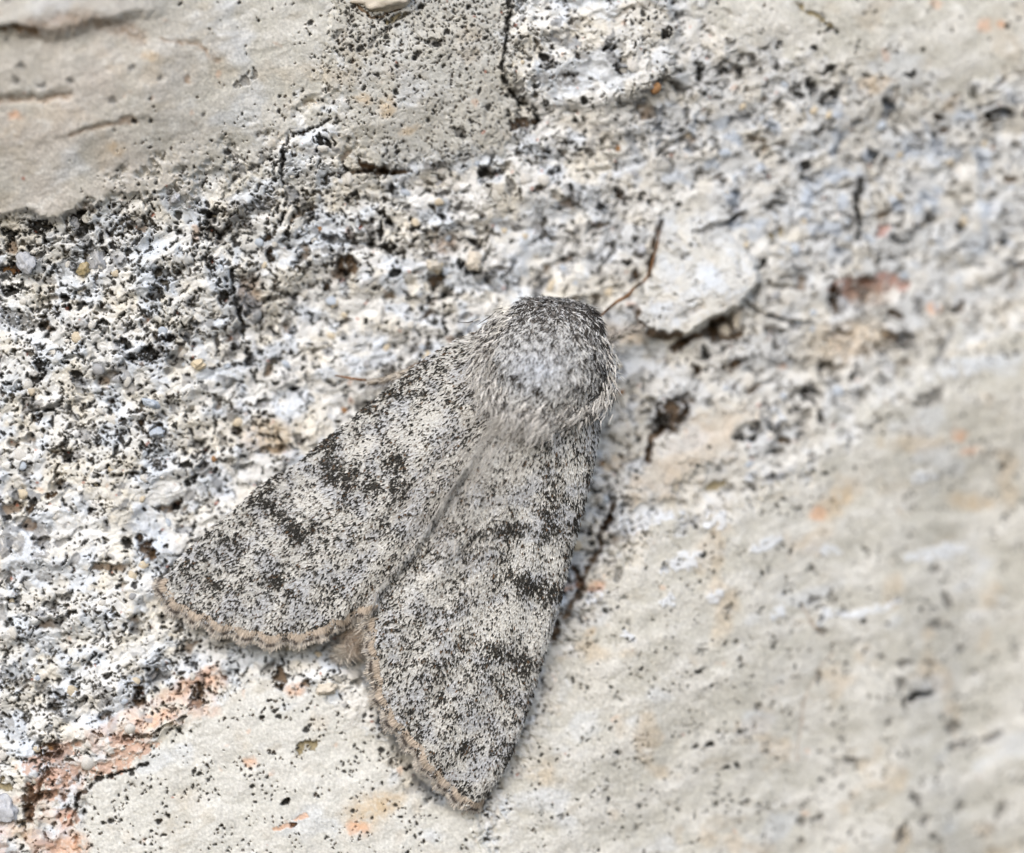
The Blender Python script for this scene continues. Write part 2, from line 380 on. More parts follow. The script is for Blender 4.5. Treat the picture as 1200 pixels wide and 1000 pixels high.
CRACKS_AND_SHADE = [  # points, half width, depth, kind; some strokes paint shade below ledges
    ([(600, -20), (594, 20), (592, 60), (589, 92), (602, 108), (622, 122), (632, 140)], 2.4, .16, 'k'),
    ([(392, 142), (372, 152), (345, 165), (333, 182), (331, 205), (336, 235), (328, 262)], 2.2, .08, 'k'),
    ([(422, 188), (445, 199), (480, 201)], 4.0, .18, 'b'),
    ([(380, 277), (405, 284), (440, 286), (478, 298)], 3.0, .16, 'g'), ([(446, 262), (442, 286)], 2.4, .1, 'k'),
    ([(277, 318), (274, 350), (280, 375), (284, 396)], 2.4, .08, 'k'),
    ([(776, 262), (771, 282), (767, 302), (764, 322)], 3.4, .2, 'b'), ([(748, 368), (755, 384), (778, 393), (800, 390)], 4.5, .2, 'b'),  # second stroke: shade under the wedge stone, painted as a brown arc
    ([(800, 400), (830, 390), (862, 372), (872, 358)], 5, .2, 'b'), ([(876, 352), (912, 371), (955, 377)], 3, .12, 'g'),  # brown shade below the wedge stone, then its grey shadow, both painted
    ([(762, 522), (757, 540)], 3, .15, 'g'), ([(785, 498), (763, 520), (758, 542)], 3.4, .14, 'b'), ([(722, 592), (713, 612), (702, 628), (704, 645), (690, 664), (682, 682)], 3.4, .22, 'b'),
    ([(672, 664), (684, 692), (662, 720), (650, 745)], 4.0, .14, 'b'),
    ([(955, 448), (962, 480), (964, 498)], 3, .1, 'k'), ([(1013, 206), (1011, 240), (1014, 276)], 4, .15, 'k'),
    ([(985, 770), (968, 786), (955, 803), (946, 828), (942, 862), (940, 896)], 1.5, .02, 'p'), ([(942, 713), (955, 735), (966, 748)], 1.6, .02, 'p'),
    ([(154, 861), (182, 859), (203, 850), (222, 838)], 2.2, .14, 'k'), ([(84, 965), (92, 935), (118, 912), (150, 902), (175, 890)], 2.0, .1, 'k'),
    ([(40, 960), (48, 930), (60, 900)], 3.6, .14, 'b'), ([(325, 969), (345, 962), (362, 951)], 3, .02, 'o'),
    ([(-40, 48), (20, 47), (60, 49)], 4.0, .12, 'b'), ([(50, 47), (120, 36), (160, 44), (172, 57)], 10.0, .06, 'p'), ([(-30, 128), (40, 126), (95, 122)], 4, .06, 'p'),  # shade under the lip and the next ledge, painted as brown lines
    ([(90, 163), (120, 158), (165, 146)], 3.0, .03, 'p'), ([(200, 55), (240, 62), (260, 80)], 3.0, .03, 'p'),  # first stroke paints the shade line of the third ledge
    ([(965, 735), (970, 724), (985, 719), (1006, 723), (1030, 719), (1050, 712), (1062, 708)], 5.0, -.02, 'w'), ([(915, 500), (925, 492), (918, 482), (905, 480)], 4.0, -.1, 'w'),
    ([(270, 186), (285, 190), (300, 195), (318, 186)], 1.4, .04, 'g'), ([(78, 282), (95, 292), (120, 288)], 2.0, .08, 'g'), ([(70, 634), (88, 622), (105, 612)], 3.0, .05, 'g'),
    ([(430, 60), (470, 24), (500, 10)], 2.0, .04, 'g'), ([(932, 2), (955, 12), (978, 30)], 3.0, .05, 'l'), ([(700, 320), (716, 300), (722, 280)], 2.5, .12, 'g'),
    ([(540, 345), (500, 352), (470, 340)], 2.5, .1, 'g'), ([(820, 268), (846, 262), (868, 250)], 2.4, .1, 'g'), ([(1050, 275), (1075, 262), (1100, 255)], 2.4, .1, 'g'),
    ([(410, -20), (418, 8), (434, 22), (470, 12), (500, -8)], 2.0, .08, 'b')]
for pts, wd, dep, k in CRACKS_AND_SHADE:
    w, m = stroke(pts, wd)
    m = m * np.clip(.4 + .6 * brk[w], 0, 1) if k == 'p' else sstep(.2, .6, m * np.clip(0.15 + 1.2 * brk[w], 0, 1.2))
    H[w] -= .6 * dep * m
    C[w] = mix(C[w], KIND[k][0], m3(np.clip(m * KIND[k][2], 0, 1)))

# thin white flake above the crack at the bottom left
w, m = spot(195, 852, 24, 6, 18)
H[w] += 0.06 * m; C[w] = mix(C[w], rgb(.72, .68, .60), m3(m * .9))
for x, y, r, k in ((28, 15, 3, 'g'), (40, 91, 4, 'g'), (96, 104, 4, 'g'), (58, 107, 4, 'g'), (142, 124, 5, 'g'), (165, 91, 4, 'g'), (195, 97, 4, 'g'), (33, 105, 3, 'g'), (243, 136, 3, 'k'), (191, 166, 2, 'k'), (22, 60, 3, 'g'), (143, 160, 2, 'g'), (225, 100, 4, 'p')):
    w, m = spot(x, y, r, r); C[w] = mix(C[w], KIND[k][0], m3(m * .8)); H[w] -= .02 * m

# ------------------------------------------------------------------ black specks (lichen fruit bodies and mica): own colour, slightly sunk
def dots(size, rmin, rmax, dens, seed, dark=BLACK, depth=.03, op=.95):
    """dens: 0..1 probability field"""
    global H, C, ROUGH
    xx = (X + 0.35 * (WX - X) + 1.3 * n3 * 2) / F(size); yy = (Y + 0.35 * (WY - Y) - 1.3 * n3 * 2) / F(size)
    xi = np.floor(xx).astype(np.int32); yi = np.floor(yy).astype(np.int32)
    m = np.zeros(X.shape, F)
    s = seed * 37
    for dx in (-1, 0, 1):
        for dy in (-1, 0, 1):
            cx = (xi + dx + s) & 255; cy = (yi + dy + 2 * s) & 255
            r = rmin + (rmax - rmin) * _R3[cx, cy] ** 2.2
            d = np.sqrt((xx - (xi + dx + _R1[cy, cx])) ** 2 + (yy - (yi + dy + _R2[cy, cx])) ** 2) * size
            on = _R2[cx, cy] < dens
            m = np.maximum(m, np.where(on, sstep(1.15, 0.75, d / r), 0))
    C = mix(C, dark, m3(m * op)); H -= depth * m
    return m


big = fbm(X, Y, 95, 3, 80); mid = fbm(X, Y, 30, 2, 81)
ZONES = [(90, 290, 120, 45, .9), (200, 390, 110, 40, 1.0), (50, 440, 60, 25, .8), (260, 270, 70, 40, .7), (360, 230, 60, 40, .3), (470, 290, 80, 25, .6), (540, 230, 70, 45, .5), (600, 160, 60, 30, .5), (520, 40, 90, 40, 1.1), (560, 100, 50, 50, .5),
         (740, 30, 40, 30, -.4), (680, 60, 60, 40, -.2), (430, 390, 70, 40, -.8), (380, 440, 50, 40, -.6), (150, 600, 120, 30, -.5), (300, 440, 40, 30, .2), (60, 560, 70, 40, .2), (60, 800, 60, 30, .6), (200, 760, 90, 40, -.1), (250, 560, 90, 30, -.4),
         (620, 200, 80, 30, .3), (800, 90, 60, 20, .9), (880, 80, 60, 14, .9), (950, 105, 60, 12, .7), (1150, 128, 70, 12, .9), (820, 200, 70, 60, -.1), (1000, 260, 60, 60, .4), (950, 470, 50, 40, .6), (880, 500, 40, 30, .5), (840, 400, 50, 30, .4), (700, 560, 40, 60, .1), (1060, 400, 40, 20, .5)]
zone = np.zeros(X.shape, F)
for zx, zy, zrx, zry, za in ZONES:
    zone += F(za) * np.exp(-((WX - zx) / zrx) ** 2 - ((WY - zy + 0.25 * (WX - zx)) / zry) ** 2).astype(F)
dn = np.clip(0.42 + .45 * zone + 1.3 * big + 0.9 * mid, 0.05, 1)
d_slab = mB * np.clip(0.12 + 2.0 * (mid - 0.02) + 0.25 * sstep(880, 930, Y) * sstep(300, 120, X), 0, .8) + mR * np.clip(0.04 + 0.9 * mid, 0, .4) + mTR * np.clip(0.06 + 0.5 * mid, 0, .4) \
    + mTL * sstep(120, 330, X) * np.clip(0.03 + 0.45 * mid, 0, .3) + mG * np.clip(0.42 + 1.1 * mid + .3 * sstep(120, 20, Y), 0, .95) + mW * .05 + mC * .05 + .55 * np.clip(mTLw, 0, 1) * np.clip(.6 + mid, 0, 1) * sstep(60, 200, X)
dens = gran * dn * (1 - 0.55 * right) + d_slab * (1 - gran)
dots(4.6, 0.7, 1.8, np.clip(mG * sstep(150, 20, Y) * .55 + mG * .15 + .12 * mR * sstep(-.1, .2, mid), 0, 1), 7, depth=.015)
dots(6.5, 0.9, 2.4, dens * 0.46, 1)
dots(11.0, 1.3, 4.0, dens * 0.42, 2, depth=.04)
dots(5.0, 0.8, 1.7, dens * 0.42, 3, dark=rgb(.07, .05, .035))
# irregular dark blotches in the granular band
up = sstep(620, 380, Y) * sstep(420, 250, X) + 0.25
ir = fbm(WX, WY, 8.5, 3, 84) + 0.14 * big + 0.03 * up + 0.10 * pitn + .11 * zone
im = sstep(0.315, 0.365, ir - 0.08 * mBlk) * gran * (1 - 0.55 * right)
C = mix(C, mix(BLACK, rgb(.10, .085, .065), m3(sstep(-.2, .3, mid))), m3(im * .93)); H -= 0.06 * im
ir2 = sstep(0.27, 0.38, fbm(WX, WY, 11, 3, 86, ang=25, st=1.8) + .12 * zone) * right * gran
C = mix(C, rgb(.09, .085, .08), m3(ir2 * .75)); H -= 0.05 * ir2
vn = np.abs(fbm(WX, WY, 30, 4, 330, ang=A1, st=1.6, gain=.6))
vm = sstep(.030, .012, vn) * sstep(-.05, .25, mid + .25 * zone) * gran * (1 - .5 * right)
C = mix(C, rgb(.045, .04, .033), m3(vm * .8)); H -= .05 * vm
gq = sstep(.22, .26, fbm(WX, WY, 22, 3, 331) + .06 * zone) * sstep(.1, .3, fbm(X, Y, 90, 2, 332)) * gran
C = mix(C, rgb(.20, .205, .215) * (0.7 + .8 * m3(wid)), m3(gq * .8)); ROUGH = mix(ROUGH, .4, gq)
ub = sstep(.12, .34, fbm(WX, WY, 30, 3, 333)) * sstep(700, 850, X) * sstep(360, 250, Y) * sstep(90, 140, Y) * gran
C = mix(C, rgb(.46, .53, .64), m3(ub * .6))
SAL = [(-100, 1100), (-40, 960), (34, 925), (60, 872), (120, 846), (200, 806), (232, 788), (268, 782), (262, 830), (215, 846), (178, 862), (168, 888), (120, 905), (96, 930), (84, 975), (70, 1100)]
ms = sstep(.25, .75, poly(SAL, 14) + .5 * jit * .6)
msn = np.clip(.65 + 1.2 * fbm(WX, WY, 22, 4, 340), 0, 1)
C = mix(C, mix(rgb(.60, .40, .30), rgb(.50, .33, .26), m3(sstep(-.2, .3, mid))), m3(ms * sstep(.35, .95, msn) * .50))
# tiny rust specks
sm = sstep(.27, .42, fbm(WX, WY, 13, 4, 320, gain=.6)) * smooth * np.clip(.15 + mR * .85 + mTR * .7 + mG * .7, 0, 1) * sstep(-.15, .3, mid + .1)
C = mix(C, rgb(.10, .10, .095), m3(sm * .75)); H -= .02 * sm
dots(26, 0.8, 2.2, gran * 0.20 + 0.03, 5, dark=RUST, depth=0, op=.7)
C = np.clip(C * rgb(.975, 1.0, 1.022), 0.008, 0.80)

# ------------------------------------------------------------------ hollow in which the moth sits
MOTH = [(575, 372), (520, 412), (430, 480), (347, 546), (293, 586), (200, 664), (186, 695), (240, 740), (320, 765), (385, 775), (430, 800), (470, 890), (530, 950), (565, 945), (612, 870), (640, 770), (680, 640), (705, 520), (722, 460), (705, 380), (660, 345)]
mm = poly(MOTH, 14, X, Y)
deep = poly(MOTH, 60, X, Y)
H = np.where(mm > 0.02, mix(H, np.minimum(H * 0.5 - 0.05, 0.05 - 0.30 * sstep(0.4, 0.9, deep)), sstep(0.25, 0.9, mm)), H)
# near the apexes the wings touch the rock
H = H.astype(F)


def h_at(px, py):
    px = np.asarray(px, float); py = np.asarray(py, float)
    i = np.clip(np.searchsorted(gx, px) - 1, 0, NX - 2); j = np.clip(np.searchsorted(gy, py) - 1, 0, NY - 2)
    fx = np.clip((px - gx[i]) / (gx[i + 1] - gx[i]), 0, 1); fy = np.clip((py - gy[j]) / (gy[j + 1] - gy[j]), 0, 1)
    return (H[j, i] * (1 - fx) + H[j, i + 1] * fx) * (1 - fy) + (H[j + 1, i] * (1 - fx) + H[j + 1, i + 1] * fx) * fy


def W(px, py, h):
    """photo pixel + height -> world"""
    return np.stack([(np.asarray(px) - 600) / 100, -np.asarray(h) * np.ones_like(np.asarray(px, float)), (500 - np.asarray(py)) / 100], -1)


# ------------------------------------------------------------------ mesh builders and materials
def mesh_from(name, verts, loops, starts, col=None, rough=None, smooth_shade=True):
    me = bpy.data.meshes.new(name)
    nv, nl, nf = len(verts), len(loops), len(starts)
    me.vertices.add(nv); me.loops.add(nl); me.polygons.add(nf)
    me.vertices.foreach_set("co", np.ascontiguousarray(verts, dtype=F).ravel())
    me.loops.foreach_set("vertex_index", np.ascontiguousarray(loops, dtype=np.int32))
    me.polygons.foreach_set("loop_start", np.ascontiguousarray(starts, dtype=np.int32))
    me.update(calc_edges=True)
    me.polygons.foreach_set("use_smooth", np.full(nf, smooth_shade))
    if col is not None:
        a = me.color_attributes.new("tint", 'FLOAT_COLOR', 'POINT')
        cc = np.ones((nv, 4), F); cc[:, :3] = col
        a.data.foreach_set("color", cc.ravel())
    if rough is not None:
        a = me.attributes.new("gloss", 'FLOAT', 'POINT')
        a.data.foreach_set("value", np.ascontiguousarray(rough, dtype=F))
    return me


def material(name, attr=True, base=(.5, .5, .5), rough=.85, noise_scale=22, noise_amt=.18, bump=.0, bump_scale=30, rough_attr=False, trans=0, spec=.3, bump_dist=.02):
    m = bpy.data.materials.new(name); m.use_nodes = True
    nt = m.node_tree; N = nt.nodes; L = nt.links
    bs = N["Principled BSDF"]
    bs.inputs["Roughness"].default_value = rough
    bs.inputs["Specular IOR Level"].default_value = spec
    tc = N.new("ShaderNodeTexCoord")
    no = N.new("ShaderNodeTexNoise"); no.inputs["Scale"].default_value = noise_scale; no.inputs["Detail"].default_value = 5; no.inputs["Roughness"].default_value = .65
    L.new(tc.outputs["Object"], no.inputs["Vector"])
    mr = N.new("ShaderNodeMapRange"); mr.inputs["From Min"].default_value = .25; mr.inputs["From Max"].default_value = .75
    mr.inputs["To Min"].default_value = 1 - noise_amt; mr.inputs["To Max"].default_value = 1 + noise_amt
    L.new(no.outputs["Fac"], mr.inputs["Value"])
    mul = N.new("ShaderNodeVectorMath"); mul.operation = 'SCALE'
    if attr:
        at = N.new("ShaderNodeAttribute"); at.attribute_name = "tint"
        L.new(at.outputs["Color"], mul.inputs[0])
    else:
        mul.inputs[0].default_value = base
    L.new(mr.outputs["Result"], mul.inputs["Scale"])
    L.new(mul.outputs["Vector"], bs.inputs["Base Color"])
    if rough_attr:
        ag = N.new("ShaderNodeAttribute"); ag.attribute_name = "gloss"
        L.new(ag.outputs["Fac"], bs.inputs["Roughness"])
    if bump:
        n2 = N.new("ShaderNodeTexNoise"); n2.inputs["Scale"].default_value = bump_scale; n2.inputs["Detail"].default_value = 6; n2.inputs["Roughness"].default_value = .7
        L.new(tc.outputs["Object"], n2.inputs["Vector"])
        bp = N.new("ShaderNodeBump"); bp.inputs["Strength"].default_value = bump; bp.inputs["Distance"].default_value = bump_dist
        L.new(n2.outputs["Fac"], bp.inputs["Height"]); L.new(bp.outputs["Normal"], bs.inputs["Normal"])
    if trans:
        bs.inputs["Transmission Weight"].default_value = trans
        bs.inputs["IOR"].default_value = 1.45
    return m


def add(name, me, mat=None, parent=None, loc=None):
    o = bpy.data.objects.new(name, me)
    COL.objects.link(o)
    if mat and me:
        me.materials.append(mat)
    if parent:
        o.parent = parent
    if loc is not None:
        o.location = loc
    return o


M_ROCK = material("rock", noise_scale=26, noise_amt=.16, bump=.5, bump_scale=22, rough_attr=True, bump_dist=.03)
M_GRAIN = {}
for nm, c, r, t in (("white_grain", (.62, .61, .58), .7, 0), ("cream_grain", (.60, .53, .41), .8, 0), ("bluish_grain", (.46, .52, .60), .6, 0), ("quartz_grain", (.36, .37, .39), .28, .0),
                    ("dark_grain", (.035, .032, .03), .5, 0), ("brown_grain", (.30, .17, .08), .7, 0)):
    M_GRAIN[nm] = material(nm, attr=False, base=c, rough=r, noise_scale=9, noise_amt=.28, bump=.5, bump_scale=16, spec=.5 if 'quartz' in nm else .3)

# ------------------------------------------------------------------ the rock face, cut along its cracks into the masses it is made of
ident = np.zeros(X.shape, np.int8)
for k, m in enumerate((mTL, mG, mTR, mR, mB, mC, mBlk, mW), 1):
    ident[m > 0.5] = k
NAMES = {0: ("rock_face", None),
         1: ("stone_slab", "smooth pale pinkish limestone slab with thin ledges"), 2: ("stone_slab", "grey slab peppered with black specks"),
         3: ("stone_slab", "smooth pale slab at the upper right"), 4: ("stone_slab", "smooth warm grey slab, out of focus"),
         5: ("stone_slab", "smooth cream slab dotted with black"), 6: ("stone", "orange tan smooth stone strip"),
         7: ("stone", "coarse granite block with grey quartz patches"), 8: ("stone", "smooth pale wedge shaped stone, shade painted brown along its underside")}
co = W(X, Y, H).reshape(-1, 3).astype(F)
_hx = np.gradient(H, axis=1) / np.gradient(gx / 100)[None]; _hy = np.gradient(H, axis=0) / np.gradient(gy / 100)[:, None]
NRM = np.stack([-_hx, -np.ones_like(H), _hy], -1); NRM = (NRM / np.linalg.norm(NRM, axis=-1, keepdims=True)).reshape(-1, 3)
cf = C.reshape(-1, 3); rf = ROUGH.reshape(-1)
jj, ii = np.mgrid[0:NY - 1, 0:NX - 1]
v00 = (jj * NX + ii).ravel()
quads = np.stack([v00, v00 + NX, v00 + NX + 1, v00 + 1], 1).astype(np.int32)
fid = ident[:-1, :-1].ravel()
rock = None
for k in range(9):
    q = quads[fid == k]
    if not len(q):
        continue
    used, inv = np.unique(q.ravel(), return_inverse=True)
    me = mesh_from(NAMES[k][0], co[used], inv.astype(np.int32), np.arange(0, len(q) * 4, 4), cf[used], rf[used])
    me.normals_split_custom_set_from_vertices(NRM[used])
    o = add(NAMES[k][0], me, M_ROCK, rock)
    if k == 0:
        rock = o
        rock["kind"] = "structure"; rock["label"] = "pale speckled granite and limestone rock face"
    else:
        o["label"] = NAMES[k][1]

# ------------------------------------------------------------------ grains and pebbles set in the rock
def pebble_mesh(name, seed, sub=2, rough=.22):
    r = random.Random(seed)
    import bmesh
    bm = bmesh.new(); bmesh.ops.create_icosphere(bm, subdivisions=sub, radius=1)
    from mathutils import noise
    off = Vector((r.uniform(-50, 50), r.uniform(-50, 50), r.uniform(-50, 50)))
    for _ in range(7):                                       # facets: cut back along random planes
        n = Vector((r.gauss(0, 1), r.gauss(0, 1), r.gauss(0, 1))).normalized(); d = r.uniform(.62, .88)
        for v in bm.verts:
            e = v.co.dot(n) - d
            if e > 0:
                v.co -= n * e
    for v in bm.verts:
        v.co *= 1 + rough * noise.fractal(v.co * 1.3 + off, .6, 2.0, 3)
    me = bpy.data.meshes.new(name); bm.to_mesh(me); bm.free()
    me.polygons.foreach_set("use_smooth", np.full(len(me.polygons), True))
    return me


SHARED = {}
for nm, mt in M_GRAIN.items():
    for s in range(3):
        me = pebble_mesh("grain", hash(nm) % 97 + s * 7 if False else (len(nm) * 13 + s * 7), 2 if 'dark' not in nm else 1)
        me.materials.append(mt); SHARED[(nm, s)] = me

R = random.Random(5)
gnames = ["white_grain"] * 9 + ["cream_grain"] * 6 + ["bluish_grain"] * 5 + ["quartz_grain"] * 3 + ["brown_grain"]
inmoth = lambda x, y: lowres_sample(deep, np.array([x]), np.array([y]))[0] > 0.12


def gran_at(x, y):
    i = np.searchsorted(gx, x); j = np.searchsorted(gy, y)
    return gran[min(j, NY - 1), min(i, NX - 1)]


count = 0
while count < 285:
    x = R.uniform(0, 1200); y = R.uniform(60, 900)
    if gran_at(x, y) < .9 or inmoth(x, y):
        continue
    s = R.uniform(3.2, 6.5) if R.random() < .8 else R.uniform(6.5, 9)
    nm = R.choice(gnames)
    o = bpy.data.objects.new("grain", SHARED[(nm, R.randrange(3))]); COL.objects.link(o); o.parent = rock
    h = float(h_at(x, y))
    o.location = W(x, y, h - s * 0.0022)
    o.scale = (s / 100 * R.uniform(.8, 1.3), s / 100 * R.uniform(.5, .8), s / 100 * R.uniform(.7, 1.1))
    o.rotation_euler = (R.uniform(-.4, .4), R.uniform(-3, 3), R.uniform(-.4, .4))
    count += 1

# the pebbles one can pick out
def pebble(name, label, x, y, rx, ry, dep, mat, seed, rot=0, lift=0.3):
    me = pebble_mesh(name, seed, 4, .34)
    me.materials.append(mat)
    o = add(name, me, None, rock)
    o.location = W(x, y, float(h_at(x, y)) + dep / 100 * lift)
    o.scale = (rx / 100, dep / 100, ry / 100); o.rotation_euler = (0, math.radians(-rot), 0)
    o["label"] = label
    return o


M_PEB = material("cream_pebble", attr=False, base=(.60, .52, .38), rough=.55, noise_scale=8, noise_amt=.12, bump=.3, bump_scale=9)
M_CLEAR = material("grey_quartz", attr=False, base=(.30, .31, .33), rough=.2, noise_scale=3, noise_amt=.35, bump=.35, bump_scale=5, spec=.7)
M_WPEB = material("white_pebble", attr=False, base=(.62, .575, .50), rough=.75, noise_scale=10, noise_amt=.14, bump=.4, bump_scale=14)
M_AMBER = material("amber_quartz", attr=False, base=(.33, .27, .15), rough=.3, noise_scale=6, noise_amt=.3, bump=.3, bump_scale=9, spec=.6)
M_PALEQ = material("pale_quartz", attr=False, base=(.44, .46, .50), rough=.4, noise_scale=4, noise_amt=.3, bump=.4, bump_scale=8, spec=.5)
pebble("pebble", "small round cream pebble in a dark pit", 233, 428, 8.5, 6.5, 7, M_PEB, 3, 10, .7)
pebble("pebble", "clear grey quartz pebble", 116, 306, 12, 17, 11, M_CLEAR, 4, 20, .1)
pebble("pebble", "amber coloured quartz chip", 103, 318, 8, 8, 7, M_AMBER, 5, -30, .2)
pebble("pebble", "white pebble beside a black pit", 90, 263, 8, 9, 8, M_PALEQ, 6, 0, .4)
pebble("pebble", "small glassy ringed grain", 210, 235, 5.5, 6.5, 6, M_PALEQ, 7, 0, .5)
pebble("pebble", "white flat pebble below the moth", 382, 807, 15, 7, 9, M_WPEB, 8, 4, .5)
pebble("pebble", "large bluish grey quartz pebble at the edge", 8, 948, 17, 19, 10, M_PALEQ, 9, 0, .2)
pebble("pebble", "white chip in a cavity", 507, 310, 8, 7, 8, M_WPEB, 10, 0, .8)
pebble("pebble", "bluish white chip", 178, 473, 10, 8, 9, M_GRAIN["bluish_grain"], 11, -20, .3)
pebble("pebble", "bluish white chip", 186, 508, 8, 7, 8, M_GRAIN["bluish_grain"], 12, 10, .3)
pebble("pebble", "pale chip", 37, 310, 11, 13, 8, M_PALEQ, 13, 20, .1)
pebble("pebble", "pale chip in the brown cavity", 853, 385, 8, 9, 8, M_WPEB, 14, 10, .6)
pebble("pebble", "small pale chip", 753, 292, 5, 5, 6, M_PALEQ, 15, 0, .7)
pebble("pebble", "long pale chip", 868, 372, 6, 17, 9, M_WPEB, 16, -8, .4)
pebble("pebble", "white rounded stone at the top edge", 452, -2, 33, 19, 18, M_WPEB, 17, 8, .2)
pebble("pebble", "smooth ivory chip", 555, 305, 11, 12, 9, M_WPEB, 18, 0, .2)

# ------------------------------------------------------------------ the moth
def spline(pts, n):
    """Catmull-Rom through the points, resampled evenly"""
    p = np.array(pts, float)
    q = np.vstack([2 * p[0] - p[1], p, 2 * p[-1] - p[-2]])
    out = []
    for i in range(1, len(q) - 2):
        t = np.linspace(0, 1, 24, endpoint=False)[:, None]
        a, b, c, d = q[i - 1], q[i], q[i + 1], q[i + 2]
        out.append(.5 * ((2 * b) + (c - a) * t + (2 * a - 5 * b + 4 * c - d) * t ** 2 + (3 * b - a - 3 * c + d) * t ** 3))
    out = np.vstack(out + [p[-1:]])
    s = np.concatenate([[0], np.cumsum(np.linalg.norm(np.diff(out, axis=0), axis=1))])
    t = np.linspace(0, s[-1], n)
    return np.stack([np.interp(t, s, out[:, k]) for k in range(p.shape[1])], 1)


NU, NV = 150, 70


def wing_surface(costa, inner, termen, hfun):
    """costa, inner: base -> outer corner; termen: apex -> tornus.  returns px,py,h grids [NU,NV]"""
    Cc = spline(costa, NU); Ii = spline(inner, NU); Tt = spline(termen, NV)
    Bb = np.linspace(Cc[0], Ii[0], NV)
    u = np.linspace(0, 1, NU)[:, None, None]; v = np.linspace(0, 1, NV)[None, :, None]
    S = (1 - v) * Cc[:, None] + v * Ii[:, None] + (1 - u) * Bb[None] + u * Tt[None] \
        - ((1 - u) * (1 - v) * Cc[0] + u * v * Ii[-1] + u * (1 - v) * Cc[-1] + (1 - u) * v * Ii[0])
    h = hfun(u[..., 0], v[..., 0], S[..., 0], S[..., 1])
    return S[..., 0], S[..., 1], h


def veins(u, v):
    f = 0.020 * np.sin(v * 26.0 + 1.2 * np.sin(u * 3)) * sstep(.15, .6, u)
    return f + 0.05 * sstep(.93, 1.0, u) * -1 * (0.3 + 0.7 * np.sin(v * 50) ** 2) * 0.5


def h_left(u, v, px, py):
    hc = 0.34 - 0.18 * np.minimum(u * 1.3, 1) + 0.10 * sstep(.5, 1, u)
    hi = 0.74 - 0.38 * u
    return hc + (hi - hc) * np.sin(np.clip(v, 0, 1) ** .85 * math.pi / 2) + veins(u, v) + .012 * fbm(px.astype(F), py.astype(F), 45, 2, 91)


def h_right(u, v, px, py):
    hc = 0.36 - 0.22 * np.minimum(u * 1.4, 1) + 0.10 * sstep(.6, 1, u)
    hi = 0.94 - 0.40 * u
    return hc + (hi - hc) * np.sin(np.clip(v, 0, 1) ** .7 * math.pi / 2) + .085 * sstep(.95, 1.0, v) * sstep(.1, .35, u) + veins(u, v) + .012 * fbm(px.astype(F), py.astype(F), 45, 2, 92)


L_COSTA = [(598, 388), (560, 391), (520, 410), (492, 428), (460, 454), (428, 480), (392, 509), (347, 546), (313, 566), (276, 598), (246, 624), (228, 641), (206, 662), (196, 678)]
L_TERM = [(196, 678), (195, 692), (205, 706), (222, 717), (240, 724), (262, 734), (280, 738), (300, 743), (320, 747), (345, 744), (362, 745), (380, 736), (402, 726), (422, 714), (446, 712)]
L_INNER = [(622, 470), (600, 505), (570, 555), (535, 605), (505, 645), (470, 685), (446, 712)]
R_COSTA = [(690, 452), (702, 475), (700, 505), (697, 525), (692, 554), (678, 612), (669, 645), (658, 692), (646, 735), (636, 768), (621, 820), (611, 848), (596, 888), (582, 914), (566, 934)]
R_INNER = [(590, 485), (568, 515), (545, 550), (520, 588), (490, 635), (466, 664), (447, 688), (440, 706)]
R_TERM = [(566, 934), (552, 941), (540, 931), (528, 922), (516, 908), (506, 900), (498, 887), (488, 870), (478, 860), (466, 846), (459, 836), (450, 818), (446, 806), (444, 788), (440, 766), (440, 748), (438, 728), (440, 706)]

